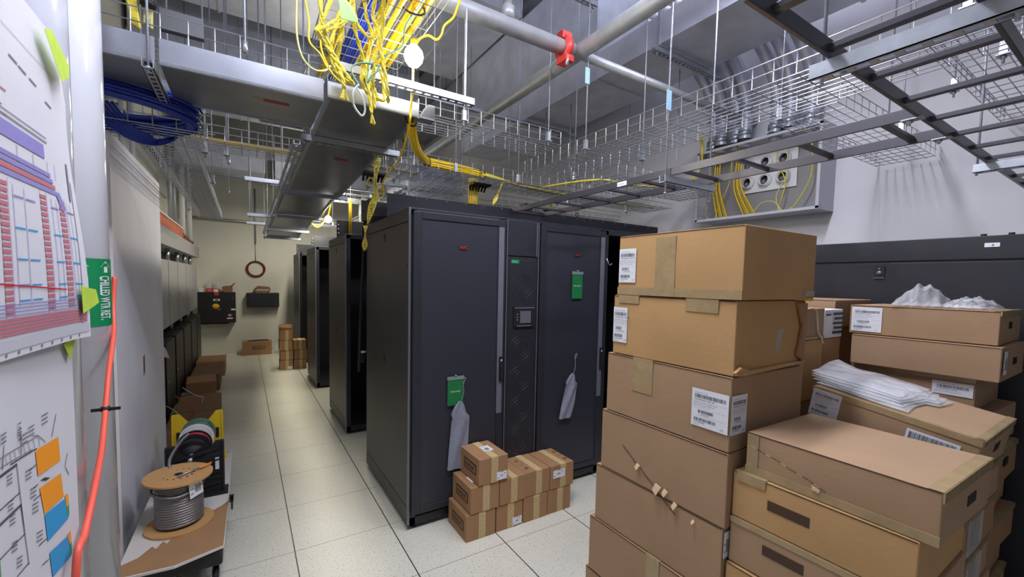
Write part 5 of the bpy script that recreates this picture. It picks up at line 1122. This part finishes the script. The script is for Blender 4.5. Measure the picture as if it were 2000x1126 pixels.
def fb2(u, v, s_):
    a = (u-.5)*2; b = (v-.5)*2; r_ = max(0, 1-abs(a)**2)*max(0, 1-abs(b)**2)
    return (2.90+.10*b, .530-.070*a-.02*b, 1.688+(.042*(r_**.5) if s_ else .001)+.008*crump(1.6*v, 1.8*u)*r_**.4)
bagmesh(fb2, M_film2, 'bubble_bag', 'flatter clear bubble bag right of the puffed one')

# black cabinet behind the cartons, side panel facing the camera
t = thing('equipment_rack', (3.65, .5, 0), 'black rack seen from its side behind the cartons, white tag with a 4', 'server rack')
MB().box((3.36, -.95, .03), (3.98, 1.85, 2.062), M_black).build('cabinet', t, bevel=.004)
sp = MB().box((3.35, -.94, .06), (3.36, 1.84, 1.925), M_black).box((3.35, -.94, 1.937), (3.36, 1.84, 2.060), M_black).box((3.357, -.94, 1.925), (3.361, 1.84, 1.937), M_blk2).build('side_panel', t, bevel=.002)
MB().box((3.342, .995, 1.835), (3.351, 1.045, 1.905), M_blk2).box((3.339, .993, 1.832), (3.343, 1.047, 1.837), M_edge).cyl((3.338, 1.02, 1.865), (3.343, 1.02, 1.865), .014, M_edge, 16).cyl((3.337, 1.02, 1.89), (3.343, 1.02, 1.89), .006, M_edge, 12).build('latch', sp)
g = MB().box((3.347, .53, 2.000), (3.349, .585, 2.022), M_label); g.text('4', (3.3465, .56, 2.003), -Y1, Z1, .02, M_ink); g.build('tag_label', sp, label='white tag with a handwritten 4')
for y in (.60, .50): MB().cyl((3.40, y, 2.062), (3.40, y, 2.075), .012, M_blk2, 10).build('bolt', t)
for x in (3.42, 3.92): MB().cyl((x, 0, 0), (x, 0, .03), .03, M_blk2, 10).cyl((x, 1.6, 0), (x, 1.6, .03), .03, M_blk2, 10).build('levelling_foot', t)

# small branded cartons on the floor by the nearest rack
def small_box(x, y, z, w_, label, feat=(), d=.295, h=.183, name='small_carton', rz=0, grp=None):
    b_ = Box(name, x, x+w_, y, y+d, z, z+h, M_cardC, label, rz=rz, group=grp, cat='carton', flap=False)
    tx = x+w_*.42; W_ = .052; g = MB()
    g.obox(b_.W((tx, y-.0015, z+.002)), b_.N((W_, 0, 0)), b_.N((0, .0015, 0)), b_.N((0, 0, h-.001)), M_tape2).obox(b_.W((tx, y-.001, z+h)), b_.N((W_, 0, 0)), b_.N((0, d, 0)), b_.N((0, 0, .0014)), M_tape2)
    rr_ = random.Random(int(x*1000+z*77))
    for k in range(7):
        xx = tx+.005+W_*.13*k; zz_ = z+.004
        while zz_ < z+h-.02: L_ = rr_.uniform(.01, .035); g.obox(b_.W((xx, y-.0022, zz_)), (.0011, 0, 0), (0, .0006, 0), (0, 0, min(L_, z+h-zz_-.004)), M_tline); zz_ += L_+rr_.uniform(.003, .012)
        yy_ = y+.004
        while yy_ < y+d-.02: L_ = rr_.uniform(.01, .03); g.obox(b_.W((xx, yy_, z+h+.0014)), (.0009, 0, 0), (0, L_, 0), (0, 0, .0004), M_tline); yy_ += L_+rr_.uniform(.006, .02)
    g.build('reinforced_tape', b_.o)
    if 'brand' in feat:
        g = MB(); X_ = x-.0016
        def rc(y0_, y1_, z0_, z1_, m, e=0): g.add([b_.W((X_-e, y0_, z0_)), b_.W((X_-e, y1_, z0_)), b_.W((X_-e, y1_, z1_)), b_.W((X_-e, y0_, z1_))], [(0, 1, 2, 3)], m)
        yc, zc_ = y+.135, z+h*.52; rc(yc-.095, yc+.095, zc_-.036, zc_+.036, M_brownink); rc(yc-.085, yc+.085, zc_-.026, zc_+.026, M_cardC, .0010)
        g.text('PANDUIT', b_.W((X_-.0016, yc+.079, zc_-.0165)), b_.N((0, -1, 0)), Z1, .046, M_brownink, nrm=.0008, sx=.78, bold=.02); g.build('brand_print', b_.o)
    if 'mini' in feat: sticker(b_.o, b_.W((x+w_*.60, y-.0024, z+.012)), b_.N((1, 0, 0)), b_.N((0, 0, 1)), w_*.36, .058, 'mini')
    if 'minil' in feat: sticker(b_.o, b_.W((x+w_*.10, y-.0024, z+.085)), b_.N((1, 0, 0)), b_.N((0, 0, 1)), w_*.5, .062, 'mini')
    if 'topl' in feat: sticker(b_.o, b_.W((x+w_*.2, y+.17, z+h+.001)), b_.N((0, -1, 0)), b_.N((1, 0, 0)), .095, .07, 'minibar')
    if 'topc' in feat: sticker(b_.o, b_.W((x+w_*.45, y+.20, z+h+.0022)), b_.N((0, -1, 0)), b_.N((1, 0, 0)), .095, .07, 'minibar')
    if 'marks' in feat:
        g = MB(); xx = x+w_*(.22 if 'l' in feat else .86)
        for k, yy_ in enumerate((y+.07, y+.14, y+.21)):
            if k != 1: g.tube([b_.W((xx+math.cos(a*PI/6)*.014, yy_+math.sin(a*PI/6)*.014, z+h+.0012)) for a in range(12)], .003 if k == 0 else .002, M_brownink, 4, closed=True)
            else: g.tube([b_.W((xx+math.cos(a*PI/6)*.016, yy_+math.sin(a*PI/6)*.016, z+h+.0012)) for a in range(12)], .0015, M_cardD, 4, closed=True)
        g.build('printed_marks', b_.o)
    return b_
Yp = 2.477; hp = .187
small_box(1.240, Yp, 0, .225, 'small branded carton at the left end of the bottom layer by the rack foot', ('brand', 'topl'))
small_box(1.475, Yp+.004, 0, .222, 'small carton with a white label, second in the bottom layer', ('mini',))
small_box(1.704, Yp+.002, 0, .215, 'small plain carton, third in the bottom layer', ())
small_box(1.925, Yp+.004, 0, .222, 'small plain carton at the right end of the bottom layer', ())
small_box(1.268, Yp-.004, hp, .222, 'small branded carton at the left of the middle layer, label on top', ('brand', 'topl'))
small_box(1.497, Yp-.002, hp, .222, 'small carton in the middle layer partly under the top carton', ())
small_box(1.722, Yp+.004, hp, .218, 'small carton with recycling marks in the middle layer', ('marks', 'l'))
small_box(1.946, Yp+.002, hp, .225, 'small carton with a white label at the right end of the middle layer', ('minil', 'marks'))
small_box(1.325, Yp-.010, 2*hp, .228, 'small branded carton sitting alone on top of the little pile', ('brand', 'mini', 'topc'))
# far aisle cartons
for i, (x, n) in enumerate([(.552, 4), (.787, 3)]):
    for k in range(n):
        small_box(x+[0, .008, -.006, .004][k], 9.0+[0, .01, -.01, .005][k], .188*k, .218, 'small carton piled by the furthest rack, %s column, %s from the floor' % (['left', 'right'][i], ['lowest', 'second', 'third', 'fourth'][k]), ('mini',) if (i == 0 and k == 0) else (), name='small_carton')
MB().prism([(.55, 9.0, .752), (.53, 8.97, .82), (.77, 8.98, .80), (.774, 9.0, .752)], (0, .01, 0), M_cardC).prism([(.54, 9.28, .752), (.56, 9.30, .84), (.78, 9.29, .84), (.774, 9.28, .752)], (0, .01, 0), M_cardC).grid(8, 6, lambda u, v: (.57+.18*u, 9.03+.22*v, .755+.035*abs(math.sin(7*u+2)*math.sin(6*v+1))), M_white).build('open_flaps', label='open carton flaps full of white parts on top of the far pile', cat='carton flaps')
b_ = Box('cardboard_box', -.055, .515, 11.02, 11.35, 0, .295, M_cardC, 'wide brown branded box on the floor against the far wall', cat='cardboard box')
g = MB().box((.14, 11.0165, .13), (.38, 11.0185, .20), M_brownink).box((.15, 11.0155, .14), (.37, 11.017, .19), M_cardC).text('PANDUIT', (.158, 11.015, .15), X1, Z1, .043, M_brownink); g.build('brand_print', b_.o)
MB().tube(bez([(.05, 11.15, .30), (.15, 11.12, .315), (.25, 11.18, .31), (.38, 11.12, .32), (.45, 11.2, .305)], 6), .012, M_blk2, 6).build('cable_scrap', label='scraps of black cable on the wide branded box', cat='cable')
bagmesh(lambda u, v, s_: (.54+.22*u, 11.1+.2*v, (.001 if not s_ else .05+.20*math.sin(PI*u)**.6*math.sin(PI*v)**.6+.02*crump(u, v)*math.sin(PI*u)*math.sin(PI*v))), M_film2, 'waste_bag', 'clear bag of waste between the far boxes', 12, 10)
# cartons lying along the left cabinets
Box('cardboard_box', -.70, -.27, 5.15, 5.9, 0, .215, M_cardD, 'long flat brown box on the floor just past the reel stand, nearer half')
Box('cardboard_box', -.70, -.27, 5.92, 6.75, 0, .215, M_cardD, 'long flat brown box on the floor just past the reel stand, further half', rz=.01)
Box('cardboard_box', -.705, -.365, 7.2, 7.7, .0, .28, M_cardC, 'brown box standing under the black cabinets behind the flat boxes', rz=.06)
Box('cardboard_box', -.70, -.34, 7.85, 8.6, .0, .25, M_cardD, 'brown box half hidden behind the standing one under the black cabinets')
Box('cardboard_box', -.72, -.31, 8.95, 9.7, .0, .26, M_cardC, 'furthest brown box on the floor under the black cabinets')
for i in range(3):
    MB().tube(bez([(-.70+.03*i, 5.5+.4*i, .42), (-.60+.05*i, 5.3+.4*i, .40-.02*i), (-.52+.04*i, 5.2+.5*i, .30), (-.55+.05*i, 5.2+.5*i, .225)], 6), .006, [M_pale, M_cord, M_label][i], 6).build('loose_wire', label=['pale wire curling from the nearest black cabinet', 'pinkish wire curling below the black cabinets', 'white wire curling below the black cabinets'][i], cat='wire')

# ---------------------------------------------------------------- dolly with reel caddy and conduit spool
t = thing('platform_dolly', (-.335, 3.55, 0), 'low black wheeled dolly on the left with a torn cardboard sheet on it', 'dolly')
MB().box((-.545, 2.79, .145), (-.125, 4.36, .235), M_blk2).build('platform', t, bevel=.012)
sh = MB().add([(-.57, 2.74, .236), (-.33, 2.72, .236), (-.115, 2.80, .236), (-.105, 4.3, .236), (-.56, 4.3, .236), (-.57, 2.74, .248), (-.33, 2.72, .248), (-.115, 2.80, .248), (-.105, 4.3, .248), (-.56, 4.3, .248)],
     [(4,3,2,1,0), (5,6,7,8,9), (0,1,6,5), (1,2,7,6), (2,3,8,7), (3,4,9,8), (4,0,5,9)], mat('white_card_top', (205, 200, 196), .7)).build('cardboard_sheet', t, label='white faced cardboard sheet, paper torn off')
rr = random.Random(9)
poly = [(-.568, 2.75, .2487), (-.33, 2.73, .2487), (-.12, 2.805, .2487), (-.112, 3.36, .2487)]+[(-.13-.018*k, 3.32-.012*k+rr.uniform(-.02, .02), .2487) for k in range(1, 9)]+[(-.33, 3.05, .2487)]+[(-.345-.022*k, 3.03-.015*k+(.03 if k % 2 else -.02), .2487) for k in range(6)]+[(-.50, 2.90, .2487), (-.568, 2.86, .2487)]
MB().prism(poly, (0, 0, .0006), M_cardC).build('torn_patch', sh, label='brown torn area')
for x in (-.50, -.16):
    for y in (2.86, 4.28):
        g = MB().tube([(x-.014, y, .052), (x+.014, y, .052)], .052, M_blk2, 24).tube([(x-.0155, y, .052), (x+.0155, y, .052)], .026, M_zinc, 16)
        g.box((x-.022, y-.02, .05), (x-.018, y+.03, .145), M_zinc).box((x+.018, y-.02, .05), (x+.022, y+.03, .145), M_zinc).box((x-.035, y-.035, .138), (x+.035, y+.035, .146), M_zinc); g.build('caster', t)
MB().box((-.095, 3.30, .21), (-.085, 3.36, .275), M_blk2).box((-.105, 3.28, .27), (-.08, 3.39, .275), M_blk2).build('strap_bit', label='black strap end sticking out at the right edge of the dolly', cat='strap')
# spool
t = thing('conduit_spool', (-.352, 3.185, .2495), 'wooden spool of grey flexible metal conduit standing on the dolly', 'spool')
cx_, cy_ = -.352, 3.185
MB().lathe((cx_, cy_, .2495), Z1, [(.018, 0), (.172, 0), (.172, .013), (.018, .013), (.018, 0)], M_wood, 56, smooth=False).build('bottom_flange', t)
tf = MB().lathe((cx_, cy_, .548), V((.03, -.02, 1)), [(.018, 0), (.170, 0), (.170, .011), (.018, .011), (.018, 0)], M_wood, 56, smooth=False)
for k in range(14): a = 2*PI*k/14; tf.cyl((cx_+math.cos(a)*.075, cy_+math.sin(a)*.075, .556), (cx_+math.cos(a)*.075, cy_+math.sin(a)*.075, .5612), .0045, M_hole, 6)
tf.cyl((cx_, cy_, .551), (cx_, cy_, .5605), .022, M_blk2, 16); tf.build('top_flange', t)
MB().cyl((cx_, cy_, .26), (cx_, cy_, .55), .06, M_wood, 20).build('core', t)
g = MB(); hp_ = []
N_ = 17*28
for k in range(N_+1):
    a = 2*PI*k/28; hp_.append((cx_+math.cos(a)*.112, cy_+math.sin(a)*.112, .275+.255*k/N_))
g.tube(hp_, .0088, M_steelflex, 8)
g.tube(bez([(cx_-.112, cy_, .53), (cx_-.115, cy_-.09, .50), (cx_+.0, cy_-.13, .47), (cx_+.11, cy_-.07, .50), (cx_+.12, cy_+.05, .53)], 8), .009, M_steelflex, 8)
g.tube([(cx_+math.cos(a*PI/14)*.118, cy_+math.sin(a*PI/14)*.118, .535) for a in range(28)], .0088, M_steelflex, 8, closed=True)
g.tube(bez([(cx_-.05, cy_+.1, .54), (cx_-.06, cy_+.17, .60), (cx_-.02, cy_+.3, .66), (cx_+.02, cy_+.36, .69)], 6), .009, M_steelflex, 8)
g.build('wound_conduit', t)
MB().cyl((cx_+.0, cy_-.06, .566), (cx_+.12, cy_+.03, .575), .005, M_zinc, 8).cyl((cx_+.10, cy_+.01, .572), (cx_+.16, cy_+.05, .578), .006, M_orange, 8).build('screwdriver_bit', label='thin metal rod lying on the spool flange', cat='tool')
d_ = V((.72, -.69, 0)).normalized(); s_ = V((.69, .72, 0)).normalized()
p = V((cx_, cy_, .44))+d_*.133
lb = sticker(t, p-s_*.045, s_+Z1*.1, Z1-s_*.1, .085, .105, 'minibar', 'tag_label')
# caddy: black front stand, yellow back stand, wire reels on the axle
t = thing('reel_caddy', (-.31, 3.9, .2495), 'wire reel caddy with a black front stand and a yellow back stand on the dolly', 'reel caddy')
def stand(y, x0, x1, z1, m, name, lab, th=.03):
    xc = (x0+x1)/2; pts = [(x0, y, .25), (x1, y, .25), (x1, y, z1), (x1-.05, y, z1), (xc+.075, y, z1-.06), (xc+.035, y, z1-.11), (xc-.035, y, z1-.11), (xc-.075, y, z1-.06), (x0+.05, y, z1), (x0, y, z1)]
    g = MB().prism(pts, (0, th, 0), m)
    g.box((x0-.02, y-.05, .2495), (x1+.02, y+.05+th, .262), m)
    g.box((x0+.0, y-.012, .25), (x0+.012, y, z1), m).box((x1-.012, y-.012, .25), (x1, y, z1), m).box((x0, y-.010, .36), (x1, y, .375), m)
    if 'black' in lab:
        for k in range(4): g.obox((x0+.02, y-.014, .27+.08*k), (x1-x0-.04, 0, .055), (0, .014, 0), (0, 0, .012), m)
    for x in (x0+.03, x1-.052): g.box((x, y-.0135, .42), (x+.022, y+.0, .50), M_paper if 'black' in lab else M_blk2)
    g.build(name, t, label=lab)
stand(3.53, -.46, -.135, .615, M_blk2, 'front_stand', 'black ribbed plastic stand')
stand(4.24, -.505, -.165, .64, M_yplast, 'back_stand', 'yellow plastic stand')
MB().cyl((-.325, 3.50, .515), (-.325, 4.30, .515), .014, M_zinc, 12).build('axle', t)
def reel(y0, y1, m, r_, lab, fl=M_blk2):
    t2 = thing('wire_reel', (-.325, (y0+y1)/2, .515), lab, 'wire reel')
    MB().lathe((-.325, y0, .515), Y1, [(.02, 0), (r_, 0), (r_, .006), (.02, .006), (.02, 0)], fl, 36, False).lathe((-.325, y1-.006, .515), Y1, [(.02, 0), (r_, 0), (r_, .006), (.02, .006), (.02, 0)], fl, 36, False).build('flange', t2)
    g = MB(); n = int((y1-y0-.012)/.009)
    for k in range(n): g.tube([(-.325+math.cos(a*PI/14)*(r_-.014), y0+.01+.009*k, .515+math.sin(a*PI/14)*(r_-.014)) for a in range(28)], .0052, m, 6, closed=True)
    g.cyl((-.315, y0+.006, .50), (-.325, y1-.006, .515), r_-.018, m, 24); g.build('wire', t2)
reel(3.60, 3.70, M_blk2, .104, 'black wire reel at the front of the caddy')
reel(3.73, 3.83, mat('red_wire', (176, 30, 56), .45), .108, 'red wire reel behind the black one')
reel(3.86, 3.98, mat('white_wire', (206, 204, 200), .5), .110, 'white wire reel between red and green', M_white)
reel(4.01, 4.13, mat('green_wire', (30, 122, 84), .45), .112, 'green wire reel nearest the yellow stand', M_zinc)
